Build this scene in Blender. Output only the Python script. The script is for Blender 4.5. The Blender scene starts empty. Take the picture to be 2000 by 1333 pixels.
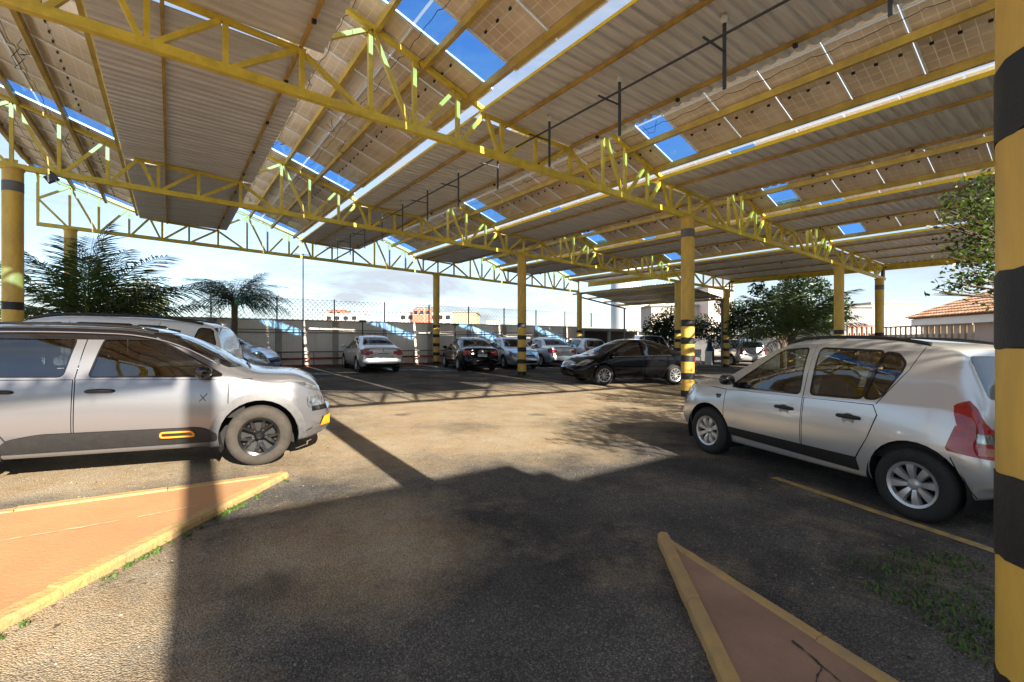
import bpy, bmesh, math, random
import numpy as np
from mathutils import Vector, Matrix
random.seed(7)
R = math.radians
S = bpy.context.scene
COL = S.collection

# ---------------------------------------------------------------- camera
F_PX = 912.06
YAW = R(36.2288)
cam_d = bpy.data.cameras.new('camera')
cam_d.sensor_width = 36.0
cam_d.lens = F_PX / 2000 * 36
cam_d.clip_start = 0.05
cam_d.clip_end = 3000
cam = bpy.data.objects.new('camera', cam_d)
COL.objects.link(cam)
cam.location = (0, 0, 1.5)
cam.rotation_euler = (R(90), 0, -YAW)
S.camera = cam

# ---------------------------------------------------------------- sun, sky, exposure
SUN_EL = 26.1
SUN_AZ = 2.0        # shadows run along +Y, two degrees towards +X
S.world = bpy.data.worlds.new('World')
S.world.use_nodes = True
wn = S.world.node_tree.nodes; wl = S.world.node_tree.links
wn.clear()
w_out = wn.new('ShaderNodeOutputWorld'); w_bg = wn.new('ShaderNodeBackground')
sky = wn.new('ShaderNodeTexSky'); sky.sky_type = 'NISHITA'; sky.sun_disc = False
sky.sun_elevation = R(SUN_EL); sky.sun_rotation = R(180 + SUN_AZ)
sky.air_density = 1.0; sky.dust_density = 0.25; sky.ozone_density = 2.2; sky.altitude = 500
w_tc = wn.new('ShaderNodeTexCoord'); w_map = wn.new('ShaderNodeMapping')
w_map.inputs['Scale'].default_value = (1.3, 1.3, 6.5)
w_map.inputs['Location'].default_value = (3.1, 0.4, 0.2)
w_no = wn.new('ShaderNodeTexNoise'); w_no.inputs['Scale'].default_value = 2.0
w_no.inputs['Detail'].default_value = 9; w_no.inputs['Roughness'].default_value = 0.62
w_no.inputs['Distortion'].default_value = 0.7
w_rp = wn.new('ShaderNodeValToRGB')
w_rp.color_ramp.elements[0].position = 0.42; w_rp.color_ramp.elements[0].color = (0, 0, 0, 1)
w_rp.color_ramp.elements[1].position = 0.66; w_rp.color_ramp.elements[1].color = (1, 1, 1, 1)
w_mx = wn.new('ShaderNodeMix'); w_mx.data_type = 'RGBA'
w_mx.inputs['B'].default_value = (2.5, 2.75, 3.05, 1)
w_mul = wn.new('ShaderNodeMath'); w_mul.operation = 'MULTIPLY_ADD'; w_mul.inputs[1].default_value = 0.62; w_mul.inputs[2].default_value = 0.36
wl.new(w_tc.outputs['Generated'], w_map.inputs['Vector'])
wl.new(w_map.outputs['Vector'], w_no.inputs['Vector'])
wl.new(w_no.outputs['Fac'], w_rp.inputs['Fac'])
wl.new(w_rp.outputs['Color'], w_mul.inputs[0])
wl.new(w_mul.outputs[0], w_mx.inputs['Factor'])
wl.new(sky.outputs['Color'], w_mx.inputs['A'])
wl.new(w_mx.outputs['Result'], w_bg.inputs['Color'])
w_bg.inputs['Strength'].default_value = 0.072
wl.new(w_bg.outputs[0], w_out.inputs['Surface'])

sun_d = bpy.data.lights.new('sun', 'SUN')
sun_d.energy = 4.0; sun_d.angle = R(0.55); sun_d.color = (1.0, 0.91, 0.76)
sun = bpy.data.objects.new('sun', sun_d); COL.objects.link(sun)
sd = Vector((math.sin(R(SUN_AZ)) * math.cos(R(SUN_EL)), math.cos(R(SUN_AZ)) * math.cos(R(SUN_EL)), -math.sin(R(SUN_EL))))
sun.rotation_euler = sd.to_track_quat('-Z', 'Y').to_euler()
sun.location = (0, -30, 20)

S.view_settings.view_transform = 'Standard'
S.view_settings.look = 'None'
S.view_settings.exposure = 1.95
S.view_settings.gamma = 1.0
S.view_settings.use_curve_mapping = False
S.render.engine = 'CYCLES'
S.cycles.max_bounces = 8
S.cycles.transparent_max_bounces = 16

# ---------------------------------------------------------------- site levels (the yard and the roof both fall slightly)
def gz(x, y): return -0.0112 * x + 0.0184 * y
def rz(x, y): return 5.0138 - 0.0281 * x + 0.011 * y
FWD = Vector((math.sin(YAW), math.cos(YAW), 0)); RGT = Vector((math.cos(YAW), -math.sin(YAW), 0))
def far(px, d, py=None):
    """point at distance d (m) along the view axis, on bearing px; py gives its height"""
    p = FWD * d + RGT * ((px - 1000) / F_PX * d)
    p.z = 1.5 + (666.5 - py) / F_PX * d if py is not None else gz(p.x, p.y)
    return p

# ---------------------------------------------------------------- materials
MATS = {}
def nodemat(name):
    m = bpy.data.materials.new(name); m.use_nodes = True
    MATS[name] = m
    return m, m.node_tree.nodes, m.node_tree.links, m.node_tree.nodes['Principled BSDF']
def mat(name, col, rough=0.6, metal=0.0, coat=0.0, spec=0.5, var=0.0, scale=6.0, bump=0.0, bscale=60.0, emit=None, var2=None, stretch=None):
    m, N, L, b = nodemat(name)
    b.inputs['Base Color'].default_value = (*col, 1)
    b.inputs['Roughness'].default_value = rough
    b.inputs['Metallic'].default_value = metal
    b.inputs['Specular IOR Level'].default_value = spec
    b.inputs['Coat Weight'].default_value = coat
    b.inputs['Coat Roughness'].default_value = 0.04
    if var or bump:
        tc = N.new('ShaderNodeTexCoord')
        src = tc.outputs['Object']
        if stretch:
            mp = N.new('ShaderNodeMapping'); mp.inputs['Scale'].default_value = stretch
            L.new(src, mp.inputs['Vector']); src = mp.outputs['Vector']
    if var:
        n = N.new('ShaderNodeTexNoise'); n.inputs['Scale'].default_value = scale
        n.inputs['Detail'].default_value = 7; n.inputs['Roughness'].default_value = 0.65
        L.new(src, n.inputs['Vector'])
        r = N.new('ShaderNodeValToRGB')
        c2 = var2 if var2 else tuple(c * (1 - var) for c in col)
        r.color_ramp.elements[0].color = (*c2, 1); r.color_ramp.elements[0].position = 0.33
        r.color_ramp.elements[1].color = (*[min(1, c * (1 + 0.25 * var)) for c in col], 1); r.color_ramp.elements[1].position = 0.62
        L.new(n.outputs['Fac'], r.inputs['Fac']); L.new(r.outputs['Color'], b.inputs['Base Color'])
    if bump:
        n2 = N.new('ShaderNodeTexNoise'); n2.inputs['Scale'].default_value = bscale; n2.inputs['Detail'].default_value = 4
        L.new(src, n2.inputs['Vector'])
        bp = N.new('ShaderNodeBump'); bp.inputs['Strength'].default_value = bump; bp.inputs['Distance'].default_value = 0.02
        L.new(n2.outputs['Fac'], bp.inputs['Height']); L.new(bp.outputs['Normal'], b.inputs['Normal'])
    if emit:
        b.inputs['Emission Color'].default_value = (*col, 1); b.inputs['Emission Strength'].default_value = emit
    return m
def glassmat(name, tint, through, rough=0.02, refl=1.0, base=.06):
    """tinted pane: mirror-like surface over a coloured see-through layer"""
    m, N, L, b = nodemat(name)
    N.remove(b)
    out = N['Material Output']
    tr = N.new('ShaderNodeBsdfTransparent'); tr.inputs['Color'].default_value = (*[t * through for t in tint], 1)
    gl = N.new('ShaderNodeBsdfGlossy'); gl.inputs['Roughness'].default_value = rough
    gl.inputs['Color'].default_value = (refl, refl, refl, 1)
    lw = N.new('ShaderNodeLayerWeight'); lw.inputs['Blend'].default_value = .5
    pw = N.new('ShaderNodeMath'); pw.operation = 'POWER'; pw.inputs[1].default_value = 4.0; L.new(lw.outputs['Facing'], pw.inputs[0])
    fr = N.new('ShaderNodeMath'); fr.operation = 'MULTIPLY_ADD'; fr.inputs[1].default_value = .85; fr.inputs[2].default_value = base; L.new(pw.outputs[0], fr.inputs[0])
    mx = N.new('ShaderNodeMixShader')
    L.new(fr.outputs[0], mx.inputs['Fac']); L.new(tr.outputs[0], mx.inputs[1]); L.new(gl.outputs[0], mx.inputs[2])
    L.new(mx.outputs[0], out.inputs['Surface'])
    return m

# ---------------------------------------------------------------- mesh helpers
def tag(o, label=None, cat=None, group=None, kind=None):
    if label: o['label'] = label
    if cat: o['category'] = cat
    if group: o['group'] = group
    if kind: o['kind'] = kind
    return o
def empty(name, loc=(0, 0, 0), rz_=0.0, label=None, cat=None, group=None):
    o = bpy.data.objects.new(name, None); COL.objects.link(o)
    o.location = loc; o.rotation_euler = (0, 0, rz_); o.empty_display_size = 0.2
    return tag(o, label, cat, group)
def link(name, me, parent=None):
    o = bpy.data.objects.new(name, me); COL.objects.link(o)
    if parent is not None: o.parent = parent
    return o
def M(m): return MATS[m] if isinstance(m, str) else m
class MB:
    def __init__(self): self.v = []; self.f = []; self.mi = []; self.cur = 0
    def add(self, vs, fs):
        k = len(self.v); self.v += [tuple(p) for p in vs]
        for f in fs: self.f.append(tuple(i + k for i in f)); self.mi.append(self.cur)
        return self
    def mat(self, i): self.cur = i; return self
    def box(self, c, s, m=None):
        x, y, z = [q / 2 for q in s]
        vs = [Vector((a * x, b * y, d * z)) for a in (-1, 1) for b in (-1, 1) for d in (-1, 1)]
        if m is not None: vs = [m @ p for p in vs]
        c = Vector(c)
        return self.add([p + c for p in vs], [(0, 1, 3, 2), (4, 6, 7, 5), (0, 4, 5, 1), (2, 3, 7, 6), (0, 2, 6, 4), (1, 5, 7, 3)])
    def beam(self, p, q, w, h, up=(0, 0, 1)):
        p = Vector(p); q = Vector(q); d = (q - p).normalized(); u = Vector(up)
        s = d.cross(u)
        if s.length < 1e-4: s = d.cross(Vector((1, 0, 0)))
        s.normalize(); u = s.cross(d).normalized()
        vs = [e + s * (a * w / 2) + u * (b * h / 2) for e in (p, q) for a in (-1, 1) for b in (-1, 1)]
        return self.add(vs, [(0, 1, 3, 2), (4, 6, 7, 5), (0, 4, 5, 1), (2, 3, 7, 6), (0, 2, 6, 4), (1, 5, 7, 3)])
    def tube(self, pts, r, n=8, cap=True):
        pts = [Vector(p) for p in pts]; rs = r if isinstance(r, (list, tuple)) else [r] * len(pts)
        rings = []; side = None
        for i, p in enumerate(pts):
            d = (pts[min(i + 1, len(pts) - 1)] - pts[max(i - 1, 0)]).normalized()
            if side is None:
                side = d.cross(Vector((0, 0, 1)))
                if side.length < 1e-3: side = d.cross(Vector((1, 0, 0)))
            side = (side - d * side.dot(d)).normalized(); u = side.cross(d)
            rings.append([p + (side * math.cos(2 * math.pi * k / n) + u * math.sin(2 * math.pi * k / n)) * rs[i] for k in range(n)])
        k = len(rings); vs = [v for r_ in rings for v in r_]
        fs = [(i * n + j, i * n + (j + 1) % n, (i + 1) * n + (j + 1) % n, (i + 1) * n + j) for i in range(k - 1) for j in range(n)]
        if cap: fs += [tuple(range(n - 1, -1, -1)), tuple((k - 1) * n + j for j in range(n))]
        return self.add(vs, fs)
    def lathe(self, prof, n=24, m=None, c=(0, 0, 0), close=False):
        """profile of (radius, height) turned about local z"""
        vs = []; c = Vector(c)
        for r, z in prof:
            for k in range(n):
                p = Vector((r * math.cos(2 * math.pi * k / n), r * math.sin(2 * math.pi * k / n), z))
                vs.append((m @ p if m is not None else p) + c)
        P = len(prof)
        rng = range(P) if close else range(P - 1)
        fs = [(i * n + j, i * n + (j + 1) % n, ((i + 1) % P) * n + (j + 1) % n, ((i + 1) % P) * n + j) for i in rng for j in range(n)]
        return self.add(vs, fs)
    def prism(self, poly, z0, z1):
        n = len(poly)
        vs = [(p[0], p[1], z0(p[0], p[1]) if callable(z0) else z0) for p in poly] + [(p[0], p[1], z1(p[0], p[1]) if callable(z1) else z1) for p in poly]
        return self.add(vs, [tuple(range(n - 1, -1, -1)), tuple(range(n, 2 * n))] + [(i, (i + 1) % n, n + (i + 1) % n, n + i) for i in range(n)])
    def mesh(self, name, mats, smooth=False):
        me = bpy.data.meshes.new(name)
        me.from_pydata(self.v, [], self.f)
        for m in (mats if isinstance(mats, (list, tuple)) else [mats]): me.materials.append(M(m))
        if max(self.mi, default=0) > 0: me.polygons.foreach_set('material_index', self.mi)
        if smooth: me.polygons.foreach_set('use_smooth', [True] * len(self.f))
        me.update()
        return me
    def build(self, name, mats, parent=None, smooth=False):
        return link(name, self.mesh(name, mats, smooth), parent)
def smooth_by_angle(me, deg=35):
    bm = bmesh.new(); bm.from_mesh(me)
    for e in bm.edges:
        e.smooth = not (len(e.link_faces) == 2 and e.calc_face_angle(0) > R(deg))
    for f in bm.faces: f.smooth = True
    bm.to_mesh(me); bm.free()
def children(o): return [c for c in bpy.data.objects if c.parent == o]
def copy_tree(o, parent=None, kids=None):
    c = o.copy(); COL.objects.link(c); c.parent = parent
    for ch in children(o): copy_tree(ch, c)
    return c
# ---------------------------------------------------------------- car materials
def car_mats():
    def paint(n, c, metal=.55, rough=.28): return mat(n, c, rough, metal, 1.0)
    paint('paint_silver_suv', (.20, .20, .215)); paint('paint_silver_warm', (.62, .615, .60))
    paint('paint_white', (.80, .80, .78), 0, .3); paint('paint_silver', (.56, .58, .60)); paint('paint_silver_blue', (.46, .52, .60))
    paint('paint_black', (.004, .004, .005), 0, .12); MATS['paint_black'].node_tree.nodes['Principled BSDF'].inputs['Specular IOR Level'].default_value = .05; MATS['paint_black'].node_tree.nodes['Principled BSDF'].inputs['Coat IOR'].default_value = 1.32; paint('paint_wagon', (.36, .36, .36)); paint('paint_dark', (.03, .032, .035), .3)
    mat('gloss_black', (.008, .008, .009), .12, 0, .6); mat('black_plastic', (.016, .016, .017), .5, var=.3, scale=20)
    mat('grey_plastic', (.11, .11, .115), .5, var=.2, scale=14)
    mat('chrome', (.75, .75, .76), .12, 1.0); mat('hub_silver', (.55, .56, .57), .32, .7, .3); mat('hub_dull', (.30, .31, .32), .4, .6)
    mat('cup_silver', (.34, .33, .31), .45, .4); mat('rim_black', (.012, .012, .013), .18, .2, .8)
    mat('tyre', (.018, .018, .018), .8, bump=.3, bscale=90); mat('tyre_dusty', (.05, .042, .034), .9, var=.35, scale=8, bump=.3, bscale=90)
    mat('cabin_dark', (.010, .010, .011), .8); mat('cabin_fabric', (.035, .035, .037), .9, var=.3, scale=40)
    mat('plate_white', (.70, .70, .70), .4); mat('plate_blue', (.02, .06, .3), .4)
    mat('orange_trim', (.80, .28, .015), .35); mat('tail_red', (.36, .006, .010), .12, 0, 1.0, var=.45, scale=9, stretch=(1, 1, 2.5))
    mat('lamp_amber', (.42, .16, .10), .15, .2, 1.0); mat('lamp_clear', (.34, .36, .38), .08, .75, 1.0, var=.75, scale=22)
    glassmat('car_glass', (.55, .62, .62), .22, base=.13); glassmat('car_glass_tint', (.55, .60, .60), .36, base=.13); glassmat('car_glass_clear', (.85, .95, .92), .62, base=.13)
# ================================================================ cars
def pchip(kn):
    kn = sorted(kn); x = np.array([k[0] for k in kn], float); y = np.array([k[1] for k in kn], float)
    if len(x) == 1: return lambda t: float(y[0])
    h = np.diff(x); d = np.diff(y) / h
    m = np.zeros(len(x)); m[0] = d[0]; m[-1] = d[-1]
    for i in range(1, len(x) - 1):
        if d[i - 1] * d[i] > 0:
            w1 = 2 * h[i] + h[i - 1]; w2 = h[i] + 2 * h[i - 1]
            m[i] = (w1 + w2) / (w1 / d[i - 1] + w2 / d[i])
    def f(t):
        if t <= x[0]: return float(y[0])
        if t >= x[-1]: return float(y[-1])
        i = int(np.searchsorted(x, t) - 1); s = (t - x[i]) / h[i]
        return float((2 * s**3 - 3 * s**2 + 1) * y[i] + (s**3 - 2 * s**2 + s) * h[i] * m[i] + (-2 * s**3 + 3 * s**2) * y[i + 1] + (s**3 - s**2) * h[i] * m[i + 1])
    return f
def chaikin(P):
    out = [P[0]]
    for a, b in zip(P[:-1], P[1:]):
        out.append((a[0] * .75 + b[0] * .25, a[1] * .75 + b[1] * .25)); out.append((a[0] * .25 + b[0] * .75, a[1] * .25 + b[1] * .75))
    out.append(P[-1]); return out
def roundpoly(pts, r=0.05, n=3):
    out = []; N_ = len(pts)
    for i in range(N_):
        p = Vector(pts[i]); a = Vector(pts[i - 1]); b = Vector(pts[(i + 1) % N_])
        ri = min(r, (a - p).length * .45, (b - p).length * .45)
        p0 = p + (a - p).normalized() * ri; p1 = p + (b - p).normalized() * ri
        for k in range(n + 1):
            t = k / n; out.append(tuple(p0 * (1 - t)**2 + p * 2 * t * (1 - t) + p1 * t * t))
    return out
def ccw(poly):
    a = sum(poly[i][0] * poly[(i + 1) % len(poly)][1] - poly[(i + 1) % len(poly)][0] * poly[i][1] for i in range(len(poly)))
    return poly if a > 0 else poly[::-1]
AX = {'side': (0, 2), 'front': (1, 2), 'top': (0, 1)}
def cut(bm, lay, poly, t, view='side', cond=None, only=None):
    """score a convex outline into the body skin and tag the faces inside it"""
    poly = ccw(poly); i0, i1 = AX[view]
    x0 = min(p[0] for p in poly); x1 = max(p[0] for p in poly); z0 = min(p[1] for p in poly); z1 = max(p[1] for p in poly)
    faces = []
    for f in bm.faces:
        q = f.verts[0].co
        if q[i0] < x0 - .22 or q[i0] > x1 + .22 or q[i1] < z0 - .22 or q[i1] > z1 + .22: continue
        if only is not None and f[lay] not in only: continue
        if cond and not cond(f, f.calc_center_median()): continue
        us = [v.co[i0] for v in f.verts]; vs = [v.co[i1] for v in f.verts]
        if max(us) < x0 or min(us) > x1 or max(vs) < z0 or min(vs) > z1: continue
        faces.append(f)
    for k in range(len(poly)):
        a = poly[k]; b = poly[(k + 1) % len(poly)]
        if (a[0] - b[0])**2 + (a[1] - b[1])**2 < 1e-8: continue
        co = [0, 0, 0]; no = [0, 0, 0]
        co[i0] = a[0]; co[i1] = a[1]; no[i0] = b[1] - a[1]; no[i1] = -(b[0] - a[0])
        geom = set(faces)
        for f in faces: geom.update(f.edges); geom.update(f.verts)
        r = bmesh.ops.bisect_plane(bm, geom=list(geom), dist=1e-5, plane_co=co, plane_no=Vector(no).normalized())
        faces = list({g for g in r['geom'] if isinstance(g, bmesh.types.BMFace)})
    hit = []
    for f in faces:
        c = f.calc_center_median(); ok = True
        for k in range(len(poly)):
            a = poly[k]; b = poly[(k + 1) % len(poly)]
            if (b[0] - a[0]) * (c[i1] - a[1]) - (b[1] - a[1]) * (c[i0] - a[0]) < -1e-7: ok = False; break
        if ok: f[lay] = t; hit.append(f)
    return hit
def stripe(bm, lay, a, b, w, t, view='side', cond=None, only=None):
    a = Vector(a); b = Vector(b); d = (b - a).normalized(); n = Vector((-d.y, d.x)) * (w / 2)
    return cut(bm, lay, [tuple(a + n), tuple(b + n), tuple(b - n), tuple(a - n)], t, view, cond, only)

T_BODY, T_DEL, T_CLAD, T_GAP = 0, 99, 1, 98
def car_shell(sp):
    K = {k: pchip(sp[k]) for k in ('zc', 'ze', 'ye', 'zb', 'yb', 'ym', 'zm', 'yl', 'zl')}
    xr, xf = sp['x']; n = 76
    xs = [xr + (xf - xr) * (0.5 - 0.5 * math.cos(math.pi * (i / n))) * 0.6 + (xf - xr) * (i / n) * 0.4 for i in range(n + 1)]
    fr, rr = pchip(sp['lean_f']), pchip(sp['lean_r'])
    bm = bmesh.new(); grid = []
    for x in xs:
        zc, ze, ye, zb, yb, ym, zm, yl, zl = [K[k](x) for k in ('zc', 'ze', 'ye', 'zb', 'yb', 'ym', 'zm', 'yl', 'zl')]
        h = ze - zb; ye = min(ye, yb - .015)
        P = [(max(yl - .16, .05), zl), (yl - .03, zl), (yl, zl + .06), (yl + (ym - yl) * .75, zl + (zm - zl) * .55), (ym, zm), (ym + (yb - ym) * .3, zm + (zb - zm) * .5),
             (yb, zb - .015), (yb - .02, zb + min(.03, h * .3)), (yb + (ye - yb) * .52 + .012 * min(1, h / .3), zb + h * .55), (ye + .02, ze - min(.05, h * .3)), (ye - .05, ze + (zc - ze) * .4), (ye * .55, zc - (zc - ze) * .16), (0, zc)]
        P = chaikin(chaikin(P))
        row = []
        for y, z in P:
            wf = max(0, min(1, (x - (xf - .55)) / .55)); wr = max(0, min(1, ((xr + .45) - x) / .45))
            row.append((x + fr(z) * wf * wf - rr(z) * wr * wr, y, z))
        grid.append(row)
    m = len(grid[0]); L = []; Rr = []
    for row in grid:
        l = [bm.verts.new(p) for p in row]; r = [bm.verts.new((p[0], -p[1], p[2])) for p in row[:-1]] + [l[-1]]
        L.append(l); Rr.append(r)
    for i in range(len(grid) - 1):
        for j in range(m - 1):
            bm.faces.new((L[i][j], L[i][j + 1], L[i + 1][j + 1], L[i + 1][j]))
            bm.faces.new((Rr[i][j], Rr[i + 1][j], Rr[i + 1][j + 1], Rr[i][j + 1]))
    for i, flip in ((0, False), (len(grid) - 1, True)):      # nose and tail faces, slightly bowed
        nc = 12; cols = []
        for j in range(m):
            a = L[i][j].co; row = []
            for k in range(nc + 1):
                u = -1 + 2 * k / nc
                if k == 0: row.append(Rr[i][j])
                elif k == nc: row.append(L[i][j])
                else: row.append(L[i][j] if j == m - 1 else bm.verts.new((a.x + (1 if flip else -1) * .05 * (1 - abs(u)**2.2), a.y * u, a.z)))
            cols.append(row)
        for j in range(m - 1):
            for k in range(nc):
                q = [cols[j][k], cols[j][k + 1], cols[j + 1][k + 1], cols[j + 1][k]]
                q = [v for w_, v in enumerate(q) if v not in q[:w_]]
                if len(q) > 2: bm.faces.new(q if flip else q[::-1])
    bm.normal_update()
    lay = bm.faces.layers.int.new('tag')
    return bm, lay, K
def take(bm, lay, t, name, mats, parent, off=0.0, smooth=True, select=None, thick=0.0):
    """lift the faces with tag t out of the skin as an object of their own"""
    fs = [f for f in bm.faces if f[lay] == t and (select is None or select(f.calc_center_median()))]
    if not fs: return None
    vm = {}; vs = []; out = []
    for f in fs:
        ids = []
        for v in f.verts:
            if v not in vm: vm[v] = len(vs); vs.append(v.co + v.normal * off)
            ids.append(vm[v])
        out.append(ids)
    me = bpy.data.meshes.new(name); me.from_pydata([tuple(v) for v in vs], [], out)
    for m_ in (mats if isinstance(mats, (list, tuple)) else [mats]): me.materials.append(M(m_))
    b2 = bmesh.new(); b2.from_mesh(me)
    if thick:
        r = bmesh.ops.extrude_face_region(b2, geom=b2.faces[:])
        for v in r['geom']:
            if isinstance(v, bmesh.types.BMVert): pass
        b2.normal_update()
    for f in b2.faces: f.smooth = smooth
    b2.to_mesh(me); b2.free(); me.update()
    return link(name, me, parent)

def wheel_meshes(key, r, w, rimr, style, rim_mat, tyre='tyre'):
    """tyre and rim meshes turned about y, outer face towards +y"""
    rot = Matrix.Rotation(R(-90), 3, 'X')
    t = MB(); hw = w / 2
    t.lathe([(rimr - .012, -hw + .02), (rimr + .01, -hw), (r - .055, -hw - .006), (r - .018, -hw + .016), (r - .004, -hw + .045), (r, -hw * .3), (r, hw * .3), (r - .004, hw - .045), (r - .018, hw - .016), (r - .055, hw + .006), (rimr + .012, hw), (rimr - .012, hw - .02)], 40, rot)
    tm = t.mesh(key + '_tyre', tyre, True)
    m = MB()
    m.mat(1).lathe([(0.001, hw - .11), (rimr * .98, hw - .10)], 32, rot)                       # dark well behind the spokes
    m.mat(0).lathe([(rimr - .035, hw - .05), (rimr - .028, hw - .012), (rimr - .006, hw - .004), (rimr, hw - .02), (rimr - .004, -hw + .02)], 36, rot)
    n = style['n']; wi = style['wi']; wo = style['wo']; dz = style.get('dish', .03)
    for k in range(n):
        for tw in style.get('twin', (0,)):
            a = 2 * math.pi * k / n
            mt = rot @ Matrix.Rotation(a, 3, 'Z')
            r0 = .035; r1 = rimr - .024
            z0 = hw - .03 - dz * .3; z1 = hw - .022; zm = hw - .012
            o1 = tw * wo * 1.9; o0 = tw * wi * .8; rm = (r0 + r1) / 2
            vs = []
            for (rr, wd, zz, oo) in ((r0, wi, z0, o0), (rm, (wi + wo) / 2, zm - dz * .2, (o0 + o1) / 2), (r1, wo, z1, o1)):
                vs += [(rr, oo - wd / 2, zz - .03), (rr, oo - wd * .36, zz), (rr, oo + wd * .36, zz), (rr, oo + wd / 2, zz - .03)]
            fs = []
            for q in (0, 4): fs += [(q, q + 4, q + 5, q + 1), (q + 1, q + 5, q + 6, q + 2), (q + 2, q + 6, q + 7, q + 3)]
            m.add([mt @ Vector(v) for v in vs], fs)
    m.lathe([(0.001, hw - .012), (.028, hw - .014), (.04, hw - .026), (.055, hw - .05)], 20, rot)
    if style.get('bolts'):
        m.mat(1)
        for k in range(n):
            a = 2 * math.pi * (k + .5) / n
            m.lathe([(.001, hw - .028), (.008, hw - .03), (.008, hw - .05)], 8, rot, rot @ Vector((.07 * math.cos(a), .07 * math.sin(a), 0)))
    rm_ = m.mesh(key + '_rim', [rim_mat, 'black_plastic'], False)
    smooth_by_angle(rm_, 30)
    return tm, rm_

def seat(parent, x, y, z, rear=False):
    b = MB(); w = .5 if not rear else 1.16
    b.box((x, y, z + .10), (.5, w, .2))
    b.box((x - .3, y, z + .42), (.14, w * .92, .56), Matrix.Rotation(R(-14), 3, 'Y'))
    for yy in ((0,) if not rear else (-.38, .38)):
        b.box((x - .40, y + yy, z + .80), (.09, .27, .2), Matrix.Rotation(R(-10), 3, 'Y'))
    o = b.build('seat', 'cabin_fabric', parent)
    bm = bmesh.new(); bm.from_mesh(o.data)
    bmesh.ops.bevel(bm, geom=bm.edges[:], offset=.035, segments=2, affect='EDGES')
    for f in bm.faces: f.smooth = True
    bm.to_mesh(o.data); bm.free()
    return o

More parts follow.
